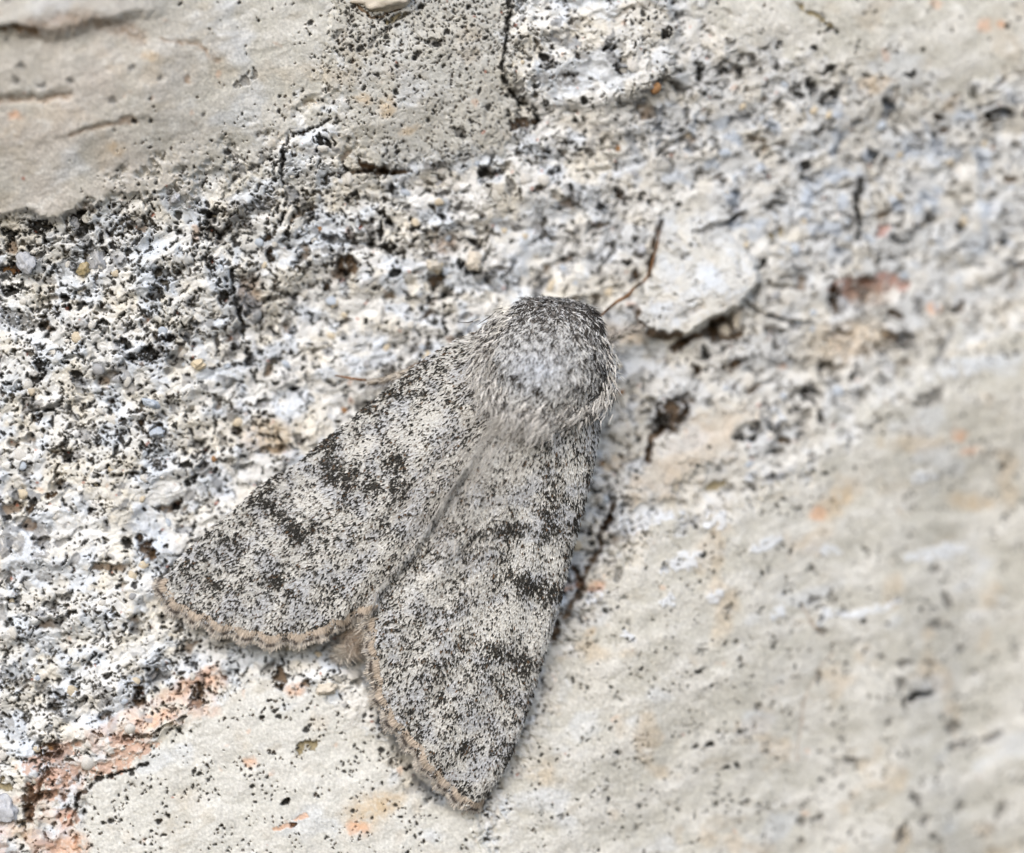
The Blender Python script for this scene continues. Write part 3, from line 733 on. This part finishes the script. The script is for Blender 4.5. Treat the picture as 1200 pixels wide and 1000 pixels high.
# markings: x, y, rx, ry, angle, amount (+ dark, - pale)
PAT = np.array([
    # right wing
    (598, 615, 22, 12, 5, 1.0), (550, 620, 24, 8, -20, .85), (640, 617, 16, 13, 0, .95), (617, 678, 26, 16, -20, 1.1), (640, 690, 14, 10, 0, .9), (575, 690, 12, 8, 0, .5), (585, 570, 6, 13, 0, .8), (572, 578, 10, 4, 20, .6),
    (597, 592, 7, 5, 0, .7), (632, 596, 7, 4, 0, .6), (664, 648, 6, 9, 0, 1.0), (690, 558, 4, 12, 0, .9), (676, 612, 5, 14, 0, 1.0), (655, 700, 5, 14, 0, .7), (592, 765, 34, 9, -18, 1.0), (575, 752, 14, 6, 0, .7), (615, 775, 14, 8, 0, .9), (560, 775, 18, 10, 30, .6),
    (545, 870, 9, 10, -30, .9), (548, 880, 6, 6, 0, .6), (516, 812, 11, 7, -20, .8), (498, 790, 8, 9, 0, .6), (572, 805, 6, 9, 0, .5), (636, 775, 4, 14, -15, .8), (616, 835, 4, 22, -15, .6), (600, 880, 6, 24, -25, .7), (520, 710, 12, 6, -20, .5), (497, 716, 8, 5, 0, .5), (655, 535, 7, 10, 20, .7), (648, 522, 4, 14, 10, .5),
    (629, 650, 19, 17, 0, -1.3), (629, 652, 5, 4, 0, .9), (618, 600, 10, 8, 0, -1.0), (600, 722, 34, 18, -20, -1.0), (560, 730, 34, 14, 0, -.5), (490, 680, 50, 24, 40, -.4), (628, 735, 12, 20, 0, -.8), (600, 540, 40, 30, 0, -.5), (670, 540, 12, 22, 10, -.6), (520, 760, 16, 30, 30, -.3),
    (460, 818, 5, 4, 0, 1.4), (478, 851, 5, 4, 0, 1.4), (495, 875, 5, 4, 0, 1.4), (516, 899, 6, 5, 0, 1.4), (541, 925, 7, 5, 0, 1.4), (452, 790, 4, 4, 0, 1.2), (449, 764, 3, 4, 0, 1.0), (568, 925, 8, 4, 30, .9),
    (530, 622, 7, 7, 0, .8), (514, 650, 9, 4, 0, .8), (508, 606, 7, 5, 0, .5), (565, 650, 10, 6, 0, .5), (590, 640, 14, 6, 0, .5),
    # left wing
    (402, 542, 28, 15, -10, 1.1), (392, 560, 16, 10, 0, .9), (440, 570, 30, 9, 0, .6), (468, 543, 16, 12, -20, 1.0), (480, 572, 14, 14, 0, .8), (455, 590, 24, 10, 10, .5), (448, 505, 12, 6, -40, .8), (425, 500, 8, 5, -40, .7), (342, 610, 22, 10, -35, 1.0), (356, 628, 12, 10, 0, .9), (325, 596, 12, 9, 0, .8),
    (260, 682, 15, 6, 0, 1.0), (325, 682, 16, 9, 10, .8), (347, 692, 10, 7, 0, .7), (300, 678, 12, 5, 0, .6), (270, 640, 34, 14, 38, .6), (230, 655, 22, 8, 42, .7), (310, 580, 40, 6, 38, .6), (365, 700, 10, 6, 0, .5), (400, 670, 16, 14, 0, .3),
    (480, 450, 40, 7, 36, .55), (515, 430, 14, 6, 36, .6), (398, 512, 22, 6, 36, .5), (430, 618, 30, 14, 0, .3), (520, 545, 10, 6, -20, .4),
    (425, 521, 16, 9, 30, -1.3), (370, 585, 22, 9, -30, -1.2), (500, 500, 36, 20, 40, -.6), (440, 540, 8, 10, 0, -.5), (385, 600, 18, 12, 0, -.5), (305, 640, 24, 10, 38, -.5), (505, 620, 12, 28, 40, -.3), (540, 440, 14, 14, 0, -.2),
    (300, 572, 60, 5, 34, .7), (235, 630, 40, 5, 40, .7), (365, 528, 30, 5, 38, .8), (445, 466, 34, 5, 38, .8), (500, 423, 24, 5, 34, .7), (455, 560, 60, 12, 0, .2), (210, 700, 5, 4, 0, 1.4), (240, 716, 6, 4, 0, 1.4), (272, 728, 6, 4, 0, 1.4), (300, 734, 6, 4, 0, 1.4), (336, 738, 6, 4, 0, 1.4), (376, 730, 7, 4, 20, 1.4), (404, 718, 6, 4, 20, 1.0), (310, 655, 8, 5, 0, .4)], float)


def pattern(px, py):
    x = px + 13 * fbm(px, py, 20, 4, 95); y = py + 13 * fbm(px, py, 20, 4, 96)
    s = np.zeros(px.shape)
    for cx, cy, rx, ry, an, am in PAT:
        a = math.radians(an); c, sn = math.cos(a), math.sin(a)
        dx = x - cx; dy = y - cy
        s += am * np.exp(-(((dx * c - dy * sn) / rx) ** 2 + ((dx * sn + dy * c) / ry) ** 2) * (1.25 if am > 0 else .8))
    return s


def scale_colours(px, py, n, r):
    px = px.astype(F); py = py.astype(F)
    s = pattern(px, py)
    fine = fbm(px, py, 8, 3, 97, gain=.7); mid_ = fbm(px, py, 26, 2, 98)
    edge_ = sstep(.26, .50, s + .42 * fine + .1 * mid_) * np.clip(.55 + .5 * s, .5, 1) * np.clip(.85 + 1.1 * fbm(px, py, 5, 2, 93), .3, 1.1)
    p_dark = np.clip(0.115 + 0.50 * edge_ - .12 * sstep(.15, .5, -s) + 0.42 * fine + 0.30 * mid_, 0.03, .78)
    t = r.random(n)
    dark = t < p_dark
    midt = (~dark) & (t < p_dark + .12)
    blue = sstep(-.1, .35, fbm(px, py, 34, 2, 99) + .12 * r.random(n))
    lum = (0.75 + 0.4 * r.random(n))[:, None]
    light = mix(np.array([.625, .625, .605]), np.array([.52, .54, .575]), blue[:, None] * .8) * lum
    light = mix(light, np.array([.71, .71, .685]), sstep(.15, .5, -s)[:, None] * .7)
    brown = (r.random(n) < .06)[:, None]
    dk = np.where(brown, np.array([.10, .065, .04]), np.array([.034, .033, .030])) * (0.6 + 1.0 * r.random(n))[:, None]
    md = np.array([.27, .255, .23]) * lum
    out = np.where(dark[:, None], dk, np.where(midt[:, None], md, light))
    return out, dark


def grid_sample(A, u, v):
    fu = np.clip(u * (NU - 1), 0, NU - 1.001); fv = np.clip(v * (NV - 1), 0, NV - 1.001)
    i = fu.astype(int); j = fv.astype(int); fu = (fu - i)[:, None]; fv = (fv - j)[:, None]
    return (A[i, j] * (1 - fu) + A[i + 1, j] * fu) * (1 - fv) + (A[i, j + 1] * (1 - fu) + A[i + 1, j + 1] * fu) * fv


def nrm(a):
    return a / np.maximum(np.linalg.norm(a, axis=-1, keepdims=True), 1e-9)


def ribbons(base, d, up, length, width, colr, levels=4, droop=0.0, seed=1, bend=0.25):
    """hair strands as tapering ribbons. base,d,up [n,3]; colr function(t[levels]) or [n,levels,3]"""
    r = np.random.default_rng(seed); n = len(base)
    t = np.linspace(0, 1, levels)
    side = nrm(np.cross(d, up))
    side = nrm(side + 0.5 * up * r.normal(size=(n, 1)))
    curl = (r.normal(size=(n, 1)) * bend)
    P = base[:, None] + d[:, None] * (length[:, None] * t)[..., None] \
        + side[:, None] * (length[:, None] * curl * t ** 2)[..., None] + up[:, None] * (length[:, None] * droop * t ** 2)[..., None]
    wv = width[:, None] * (1 - 0.75 * t ** 1.5) * .5
    A = P - side[:, None] * wv[..., None]; B = P + side[:, None] * wv[..., None]
    V = np.stack([A, B], 2).reshape(n * levels * 2, 3)
    k = np.arange(n)[:, None] * levels * 2; l = np.arange(levels - 1)[None] * 2
    q = (k + l)[..., None] + np.array([0, 1, 3, 2])
    q = q.reshape(-1)
    cc = np.repeat(colr, 2, axis=1).reshape(-1, 3)
    return V, q.astype(np.int32), np.arange(0, len(q), 4), cc


M_WING = material("wing_membrane", noise_scale=30, noise_amt=.2, rough=.8, bump=.2, bump_scale=30)
M_SCALE = material("wing_scales", noise_scale=60, noise_amt=.12, rough=.75, spec=.12)
M_FUR = material("moth_fur", noise_scale=60, noise_amt=.10, rough=.8, spec=.08)
M_BODY = material("moth_body", attr=False, base=(.16, .15, .14), rough=.9, noise_scale=20, noise_amt=.5, bump=.4, bump_scale=20)
M_EYE = material("moth_eye", attr=False, base=(.03, .035, .03), rough=.15, noise_scale=60, noise_amt=.2, spec=.6)
M_ANT = material("antenna_skin", attr=False, base=(.17, .085, .035), rough=.6, noise_scale=5, noise_amt=1.0, bump=.4, bump_scale=40)
M_LEG = material("leg_scales", attr=False, base=(.40, .36, .30), rough=.8, noise_scale=18, noise_amt=.55, bump=.5, bump_scale=30)

# body: one continuous loft from head to tail
AX = np.array([(655, 349, -.02, .08, .05), (655, 351, .02, .30, .16), (654, 356, .12, .42, .26), (653, 364, .22, .50, .36), (651, 377, .29, .57, .44), (648, 393, .35, .64, .50), (644, 412, .40, .69, .54), (638, 438, .42, .72, .58), (626, 464, .40, .66, .54),
               (611, 488, .36, .52, .46), (590, 520, .30, .38, .38), (555, 565, .24, .34, .32), (510, 625, .20, .29, .26), (468, 684, .15, .24, .20), (438, 722, .10, .19, .16), (420, 745, .07, .13, .12), (408, 762, .05, .07, .07), (404, 768, .05, .02, .02)], float)
bl_ = spline(AX, 90)
tang = np.gradient(bl_[:, :2], axis=0); tang /= np.linalg.norm(tang, axis=1, keepdims=True)
NA = 48
th = np.linspace(0, 2 * math.pi, NA, endpoint=False)
bx = bl_[:, 0, None] + (-tang[:, 1, None]) * np.cos(th) * bl_[:, 3, None] * 100
by = bl_[:, 1, None] + (tang[:, 0, None]) * np.cos(th) * bl_[:, 3, None] * 100
bh = bl_[:, 2, None] + np.sin(th) * bl_[:, 4, None]
BV = W(bx, by, bh).reshape(-1, 3)
q = []
for i in range(89):
    for j in range(NA):
        a = i * NA + j; b = i * NA + (j + 1) % NA
        q.append((a, b, b + NA, a + NA))
q = np.array(q, np.int32)
caps = np.concatenate([np.arange(NA)[::-1], 89 * NA + np.arange(NA)]).astype(np.int32)
loops = np.concatenate([q.ravel(), caps]); starts = np.concatenate([np.arange(0, len(q) * 4, 4), [len(q) * 4, len(q) * 4 + NA]])
moth_root = bpy.data.objects.new("moth", None); COL.objects.link(moth_root)
moth_root.location = W(600, 560, 0.0)
moth_root["label"] = "grey speckled moth with furry thorax, wings spread in a triangle on the rock"
moth_root["category"] = "moth"
PO = np.array(moth_root.location)


def mpart(name, me, mat, parent=None):
    o = add(name, me, mat, parent or moth_root)
    return o


body = mpart("body", mesh_from("body", BV - PO, loops, starts), M_BODY)


def make_wing(costa, inner, termen, hfun, seed, n_scale, flip, label):
    r = np.random.default_rng(seed)
    px, py, h = wing_surface(costa, inner, termen, hfun)
    # keep the membrane clear of the rock
    clear = h_at(px, py)
    h = np.maximum(h, clear + 0.035)
    P = W(px, py, h)
    dU = nrm(np.gradient(P, axis=0)); dV = nrm(np.gradient(P, axis=1))
    Nn = nrm(np.cross(dU, dV)); Nn = np.where(Nn[..., 1:2] > 0, -Nn, Nn)
    jac = np.abs(np.gradient(px, axis=0) * np.gradient(py, axis=1) - np.gradient(px, axis=1) * np.gradient(py, axis=0))
    # membrane with thickness
    top = P.reshape(-1, 3); bot = (P - Nn * .018).reshape(-1, 3)
    V = np.vstack([top, bot]) - PO
    i, j = np.mgrid[0:NU - 1, 0:NV - 1]; a = (i * NV + j).ravel()
    qt = np.stack([a, a + 1, a + NV + 1, a + NV], 1); qb = qt[:, ::-1] + NU * NV
    rim = np.concatenate([np.arange(NV), np.arange(1, NU) * NV + NV - 1, (NU - 1) * NV + np.arange(NV - 2, -1, -1), np.arange(NU - 2, 0, -1) * NV])
    rn = np.roll(rim, -1); qs = np.stack([rn, rim, rim + NU * NV, rn + NU * NV], 1)
    Q = np.vstack([qt, qb, qs]) if flip else np.vstack([qt[:, ::-1], qb[:, ::-1], qs[:, ::-1]])
    pc, _ = scale_colours(px.ravel(), py.ravel(), px.size, r)
    s = pattern(px.ravel().astype(F), py.ravel().astype(F))
    mc = mix(np.array([.40, .39, .37]), np.array([.10, .095, .085]), np.clip(s, 0, 1)[:, None])
    wing = mpart("forewing", mesh_from("forewing", V, Q.ravel(), np.arange(0, Q.size, 4), np.vstack([mc, mc])), M_WING)
    wing["label"] = label
    # scales
    w = jac / jac.sum(); cum = np.cumsum(w.ravel())
    idx = np.searchsorted(cum, r.random(n_scale)); idx = np.minimum(idx, NU * NV - 1)
    u = np.clip((idx // NV + r.random(n_scale) - .5) / (NU - 1), 0, 1); v = np.clip((idx % NV + r.random(n_scale) - .5) / (NV - 1), 0, 1)
    b = grid_sample(P, u, v); d = nrm(grid_sample(dU, u, v)); nn = nrm(grid_sample(Nn, u, v)); sdv = nrm(np.cross(d, nn))
    ppx = b[:, 0] * 100 + 600; ppy = 500 - b[:, 2] * 100
    colr, dark = scale_colours(ppx, ppy, n_scale, r)
    yaw = r.normal(size=(n_scale, 1)) * .26 + 0.25 * fbm(ppx.astype(F), ppy.astype(F), 22, 2, 77)[:, None]
    d2 = nrm(d + sdv * yaw); s2 = nrm(np.cross(d2, nn)); s2 = nrm(s2 + nn * r.normal(size=(n_scale, 1)) * .12)
    Ln = (0.036 + 0.036 * r.random(n_scale))[:, None] * np.where(u < .25, 1.25, 1.0)[:, None]; Wd = (0.0068 + 0.0048 * r.random(n_scale))[:, None]
    lift = (0.006 + 0.012 * r.random(n_scale) + 0.010 * dark)[:, None]
    tip = lift + 0.008 + 0.016 * r.random((n_scale, 1)) ** 2
    b = b - PO
    vs = [b - s2 * Wd * .5 + nn * lift * .4, b + s2 * Wd * .5 + nn * lift * .4,
          b + d2 * Ln * .62 + s2 * Wd + nn * tip * .8, b + d2 * Ln + nn * tip, b + d2 * Ln * .62 - s2 * Wd + nn * tip * .8]
    V = np.stack(vs, 1).reshape(-1, 3)
    lp = np.arange(n_scale * 5); me = mesh_from("wing_scales", V, lp, np.arange(0, n_scale * 5, 5), np.repeat(colr, 5, axis=0), smooth_shade=False)
    sc = mpart("wing_scales", me, M_SCALE, wing); sc["kind"] = "stuff"
    # long pale hairs near the wing base and along the inner margin
    nh = 1500
    u = r.random(nh) ** 1.6 * .55; v = 1 - r.random(nh) ** 2 * .5
    b = grid_sample(P, u, v); d = nrm(grid_sample(dU, u, v)); nn = nrm(grid_sample(Nn, u, v))
    sdv = nrm(np.cross(d, nn)); dd = nrm(d + sdv * r.normal(size=(nh, 1)) * .25 + nn * .12)
    shade = np.array([.46, .45, .43]) * (0.7 + .6 * r.random((nh, 1))); cc = np.repeat(shade[:, None], 4, 1)
    Vh, qh, sh, ch = ribbons(b + nn * .02 - PO, dd, nn, .10 + .12 * r.random(nh), .008 + .004 * r.random(nh), cc, seed=seed + 5)
    hh = mpart("wing_hair", mesh_from("wing_hair", Vh, qh, sh, ch), M_FUR, wing); hh["kind"] = "stuff"
    # fringe along the outer margin
    nf = 5200
    v = r.random(nf)
    edge = grid_sample(P, np.ones(nf), v)
    T = P[-1]; tl = nrm(np.gradient(T, axis=0)); tv = np.stack([np.interp(v * (NV - 1), np.arange(NV), tl[:, k]) for k in range(3)], 1)
    nn = nrm(grid_sample(Nn, np.ones(nf) * .98, v)); dU_ = grid_sample(dU, np.ones(nf), v)
    outw = nrm(np.cross(tv, nn)); outw *= np.sign((outw * dU_).sum(1, keepdims=True))
    arc = np.concatenate([[0], np.cumsum(np.linalg.norm(np.diff(T, axis=0), axis=1))]); sarc = np.interp(v * (NV - 1), np.arange(NV), arc)
    per = .30
    ph = sarc / per * 2 * math.pi + .8 * np.sin(sarc * 2.1)
    wave = np.sin(ph)
    outer = r.random(nf) < .5
    base = edge - PO + outw * (wave * .018 + np.where(outer, .034, -.030) + r.normal(size=nf) * .012)[:, None] + nn * (.02 + .02 * r.random((nf, 1)) + .012 * wave[:, None])
    dd = nrm(outw * .9 + dU_ * .35 + tv * (r.normal(size=(nf, 1)) * .22) + nn * (r.normal(size=(nf, 1)) * .16 - .1))
    LEV = 7
    tt = np.linspace(0, 1, LEV)[None]
    Lf = .058 + .050 * r.random(nf) ** 1.5 + .014 * wave
    off = ((base - (edge - PO)) * outw).sum(1)
    dist = off[:, None] + tt * (Lf * .95)[:, None] - wave[:, None] * .022 + (r.normal(size=nf) * .006)[:, None]
    tan_ = np.array([.47, .395, .32]); dk_ = np.array([.045, .033, .028]); pal = np.array([.66, .61, .54]); grey_ = np.array([.40, .39, .38])
    chk = sstep(-.55, .25, np.sin(ph * 2.3 + 1.3 * np.sin(ph)) + .25 * r.normal(size=nf))[:, None]
    band1 = .8 * sstep(.040, .028, dist)[..., None]
    band2 = (np.exp(-((dist - .056) / .026) ** 4) * (.35 + .65 * chk))[..., None]
    band3 = (np.exp(-((dist - .112) / .014) ** 2) * (.8 * (r.random(nf) < .55))[:, None] * (.3 + .7 * chk))[..., None]
    cc = mix(mix(grey_, pal, r.random((nf, 1, 1)) ** .6), tan_, band1); cc = mix(cc, dk_, band2 * .93); cc = mix(cc, dk_, band3)
    cc = cc * (0.85 + .3 * r.random((nf, 1, 1)))
    Vh, qh, sh, ch = ribbons(base, dd, nn, Lf, .010 + .006 * r.random(nf), cc, LEV, seed=seed + 9, bend=.12)
    fr = mpart("fringe", mesh_from("fringe", Vh, qh, sh, ch), M_FUR, wing); fr["kind"] = "stuff"
    fr["label"] = "ruffled tan and dark chequered fringe"
    return P


make_wing(L_COSTA, L_INNER, L_TERM, h_left, 21, 66000, True, "left forewing, the flatter one pointing to the lower left")
make_wing(R_COSTA, R_INNER, R_TERM, h_right, 22, 66000, False, "right forewing overlapping the other, pointing down")

# ------------------------------------------------------------------ fur of head, thorax and tail
rf_ = np.random.default_rng(33)


BG = W(bx, by, bh); BGu = nrm(np.gradient(BG, axis=0)); BGv = nrm(np.roll(BG, -1, 1) - np.roll(BG, 1, 1))
BGn = nrm(np.cross(BGu, BGv)); BGn *= np.sign(((BG - W(bl_[:, 0], bl_[:, 1], bl_[:, 2])[:, None]) * BGn).sum(-1, keepdims=True))


def fur(name, n, t0, t1, length, label, seed, colour_fn, spread=.35, lift=.35, width=.012, aspan=(0.02, .98)):
    r = np.random.default_rng(seed)
    ti = (t0 + (t1 - t0) * r.random(n)) * 89
    a = math.pi * (aspan[0] + (aspan[1] - aspan[0]) * r.random(n))
    g = [np.interp(ti, np.arange(90), bl_[:, k]) for k in range(5)]
    tx = np.interp(ti, np.arange(90), tang[:, 0]); ty = np.interp(ti, np.arange(90), tang[:, 1])
    px = g[0] - ty * np.cos(a) * g[3] * 100; py = g[1] + tx * np.cos(a) * g[3] * 100; h = g[2] + np.sin(a) * g[4]
    base = W(px, py, h)
    axis_ = np.stack([tx, np.zeros(n), -ty], 1)
    bi = np.clip(np.round(ti).astype(int), 0, 89); bj = np.round(a / (2 * math.pi) * NA).astype(int) % NA
    nn = BGn[bi, bj]; axis_ = nrm(axis_ - nn * (axis_ * nn).sum(1, keepdims=True))
    tuft = fbm(px.astype(F), py.astype(F), 16, 2, seed)[:, None]
    sideways = nrm(np.cross(axis_, nn))
    d = nrm(axis_ * (1.0) + nn * (lift + .45 * r.normal(size=(n, 1)) * spread) + sideways * (r.normal(size=(n, 1)) * spread * .9 + tuft * 1.9))
    L = length * (0.6 + .8 * r.random(n))
    cc = colour_fn(px, py, a, ti / 89, n, r)
    Vh, qh, sh, ch = ribbons(base - PO, d, nn, L, width * (.7 + .6 * r.random(n)), cc, 4, seed=seed + 1, droop=-.25, bend=.22)
    o = mpart(name, mesh_from(name, Vh, qh, sh, ch), M_FUR, body); o["kind"] = "stuff"
    if label:
        o["label"] = label
    return o


def thorax_col(px, py, a, t, n, r):
    head = sstep(400, 365, py) ; rightside = sstep(655, 700, px); centre = np.exp(-(((px - 625) / 34) ** 2 + ((py - 435) / 26) ** 2))
    sp = np.exp(-(((px - 606) / 8) ** 2 + ((py - 442) / 6) ** 2)) + np.exp(-(((px - 631) / 8) ** 2 + ((py - 457) / 6) ** 2)) + .7 * np.exp(-(((px - 572) / 9) ** 2 + ((py - 424) / 8) ** 2))
    leftt = sstep(590, 560, px)
    p = np.clip(.36 + .20 * head + .20 * rightside - .16 * centre + .7 * sp - .18 * leftt + .9 * fbm(px.astype(F), py.astype(F), 9, 3, 5, gain=.7), .05, .9)
    dark = r.random(n) < p
    pale = mix(np.array([.64, .64, .625]), np.array([.64, .68, .74]), np.clip(centre + .15, 0, 1)[:, None])
    pale = mix(pale, np.array([.59, .575, .55]), leftt[:, None] * .8)
    pale = pale * (.7 + .6 * r.random((n, 1)))
    tip = np.where(dark[:, None], np.array([.03, .028, .026]), pale)
    root = np.where(dark[:, None], np.array([.07, .065, .06]), pale * .8)
    lv = np.array([0, .35, .8, 1])[None, :, None]
    return root[:, None] * (1 - lv) + tip[:, None] * lv


def tail_col(px, py, a, t, n, r):
    br = np.exp(-(((px - 420) / 16) ** 2 + ((py - 742) / 16) ** 2))[:, None] * (.4 + .6 * r.random((n, 1)))
    c = mix(np.array([.62, .60, .56]), np.array([.30, .20, .13]), br) * (.7 + .6 * r.random((n, 1)))
    return np.repeat(c[:, None], 4, 1)


fur("head_scales", 8000, 0.0, .22, .075, "dark tipped scales on the head", 41, thorax_col, .55, .38, .014)
fur("thorax_fur", 20000, .10, .46, .10, "pale grey fur with dark tips", 42, thorax_col, .42, .30, .0125)
fur("thorax_fur", 3000, .38, .56, .15, "longer grey hair tuft behind the thorax", 43, thorax_col, .35, .22, .011)
fur("tail_tuft", 3000, .80, .995, .20, "brownish hair tuft at the tip of the abdomen", 44, tail_col, .55, .20, .011)

# tufts of long hair spreading over the wing bases from the sides of the thorax
def side_tuft(pts, n, length, seed, colr, hh, spread=.3):
    r = np.random.default_rng(seed)
    p = spline(pts, 40); k = r.random(n) * 38
    i = k.astype(int); f = (k - i)[:, None]
    c = p[i] * (1 - f) + p[i + 1] * f
    dr = c[:, 2:4] / np.linalg.norm(c[:, 2:4], axis=1, keepdims=True)
    b = W(c[:, 0] + r.normal(size=n) * 7, c[:, 1] + r.normal(size=n) * 7, c[:, 4] + r.normal(size=n) * .05 + hh)
    d = np.stack([dr[:, 0], -.10 + .12 * r.normal(size=n), -dr[:, 1]], 1) + r.normal(size=(n, 3)) * spread * np.array([1, .4, 1])
    up = np.tile(np.array([[0, -1.0, 0]]), (n, 1))
    sh = np.array(colr) * (.6 + .8 * r.random((n, 1)))
    sh = np.where(r.random((n, 1)) < .28, np.array([[.05, .045, .04]]), sh)
    Vh, qh, s_, ch = ribbons(b - PO, nrm(d), up, length * (.6 + .8 * r.random(n)), .009 + .005 * r.random(n), np.repeat(sh[:, None], 4, 1), 4, seed=seed + 2, droop=-.2, bend=.25)
    o = mpart("hair_tuft", mesh_from("hair_tuft", Vh, qh, s_, ch), M_FUR, body); o["kind"] = "stuff"


# x, y, direction x, direction y, height
side_tuft([(596, 372, -1, .5, .50), (578, 392, -1, .8, .58), (568, 425, -.6, 1, .68), (572, 455, -.3, 1, .76), (588, 482, -.1, 1, .88)], 1500, .15, 51, (.60, .59, .57), .03, .28)
side_tuft([(702, 405, .5, 1, .45), (708, 435, .3, 1, .48), (706, 460, -.1, 1, .52), (686, 480, -.4, 1, .68), (655, 490, -.6, 1, .88)], 1200, .10, 52, (.60, .59, .57), .04, .3)
side_tuft([(600, 486, -.3, 1, .95), (618, 494, -.5, .9, 1.0), (645, 496, -.7, .7, .98)], 900, .15, 53, (.60, .59, .57), .0, .3)

# eyes
import bmesh


def ball(name, c, r, mat, parent, sc=(1, 1, 1)):
    bm = bmesh.new(); bmesh.ops.create_uvsphere(bm, u_segments=24, v_segments=16, radius=r)
    me = bpy.data.meshes.new(name); bm.to_mesh(me); bm.free()
    me.polygons.foreach_set("use_smooth", np.full(len(me.polygons), True))
    o = mpart(name, me, mat, parent); o.location = np.array(c) - PO; o.scale = sc
    return o


ball("eye", W(618, 372, -.02)[()], .08, M_EYE, body)
ball("eye", W(690, 376, -.02)[()], .08, M_EYE, body)


def tube(name, pts, mat, parent, label=None, sides=10, ribs=0.0, n=60):
    p = spline(pts, n)
    c = W(p[:, 0], p[:, 1], p[:, 2]); r = p[:, 3] / 100
    t = nrm(np.gradient(c, axis=0)); up = np.array([0, -1, .01]); s = nrm(np.cross(t, up)); w2_ = nrm(np.cross(s, t))
    th_ = np.linspace(0, 2 * math.pi, sides, endpoint=False)
    rr = r * (1 + ribs * (np.arange(n) % 2))
    V = c[:, None] + (s[:, None] * np.cos(th_)[None, :, None] + w2_[:, None] * np.sin(th_)[None, :, None]) * rr[:, None, None]
    q_ = []
    for i in range(n - 1):
        for j in range(sides):
            a = i * sides + j; b = i * sides + (j + 1) % sides
            q_.append((a, b, b + sides, a + sides))
    q_ = np.array(q_, np.int32)
    lp = np.concatenate([q_.ravel(), np.arange(sides)[::-1], (n - 1) * sides + np.arange(sides)]).astype(np.int32)
    st = np.concatenate([np.arange(0, len(q_) * 4, 4), [len(q_) * 4, len(q_) * 4 + sides]])
    o = mpart(name, mesh_from(name, V.reshape(-1, 3) - PO, lp, st), mat, parent)
    if label:
        o["label"] = label
    if name == "leg":
        rr_ = np.random.default_rng(n + len(pts)); m_ = 500; k_ = rr_.integers(2, n - 2, m_); th2 = rr_.random(m_) * 2 * math.pi
        rad = s[k_] * np.cos(th2)[:, None] + w2_[k_] * np.sin(th2)[:, None]
        dk = rr_.random((m_, 1)) < .3
        cl = np.where(dk, np.array([[.06, .05, .045]]), np.array([[.58, .54, .49]])) * (.7 + .6 * rr_.random((m_, 1)))
        Vh, qh, sh, ch = ribbons(c[k_] + rad * r[k_][:, None] - PO, nrm(t[k_] + rad * .5 + .3 * rr_.normal(size=(m_, 3))), rad, .05 + .04 * rr_.random(m_), np.full(m_, .011), np.repeat(cl[:, None], 4, 1), 4)
        f_ = mpart("leg_hair", mesh_from("leg_hair", Vh, qh, sh, ch), M_FUR, o); f_["kind"] = "stuff"
    return o


hh = lambda x, y, o=0.05: (x, y, float(h_at(x, y)) + o)
tube("antenna", [(690, 376, .15, 1.2), (704, 370, .0, 1.2), (713, 362, -.14, 1.3), (724, 353, -.2, 1.7), (736, 346, -.2, 1.8), (744, 337, -.28, 1.4), (756, 328, -.38, 1.2), (763, 316, -.36, 1.1), (767, 300, -.33, 1.0), (772, 284, -.34, .8), (774, 268, -.4, .5)],
     M_ANT, moth_root, "orange brown antenna reaching up to the right", ribs=.35, n=90)
tube("antenna", [(560, 398, .2, 1.5), (520, 412, .06, 1.5), (488, 428, .0, 1.7), (462, 440, -.04, 1.8), (440, 446, -.05, 1.6), (415, 444, -.06, 1.3), (392, 440, -.06, .8)],
     M_ANT, moth_root, "brown antenna lying along the edge of the left wing", ribs=.35, n=80)
tube("leg", [(690, 402, .1, 5), (712, 397, -.05, 4.5), (726, 392, -.15, 3.5), (740, 387, -.25, 2.6), (752, 384, -.3, 2.0)], M_LEG, moth_root, "pale furry leg beside the head", ribs=.2)
tube("leg", [(515, 425, .06, 4), (490, 433, .04, 4.5), (465, 441, .03, 4), (446, 446, .03, 3.0), (430, 449, .04, 2.4)], M_LEG, moth_root, "brown foreleg at the edge of the left wing", ribs=.2)
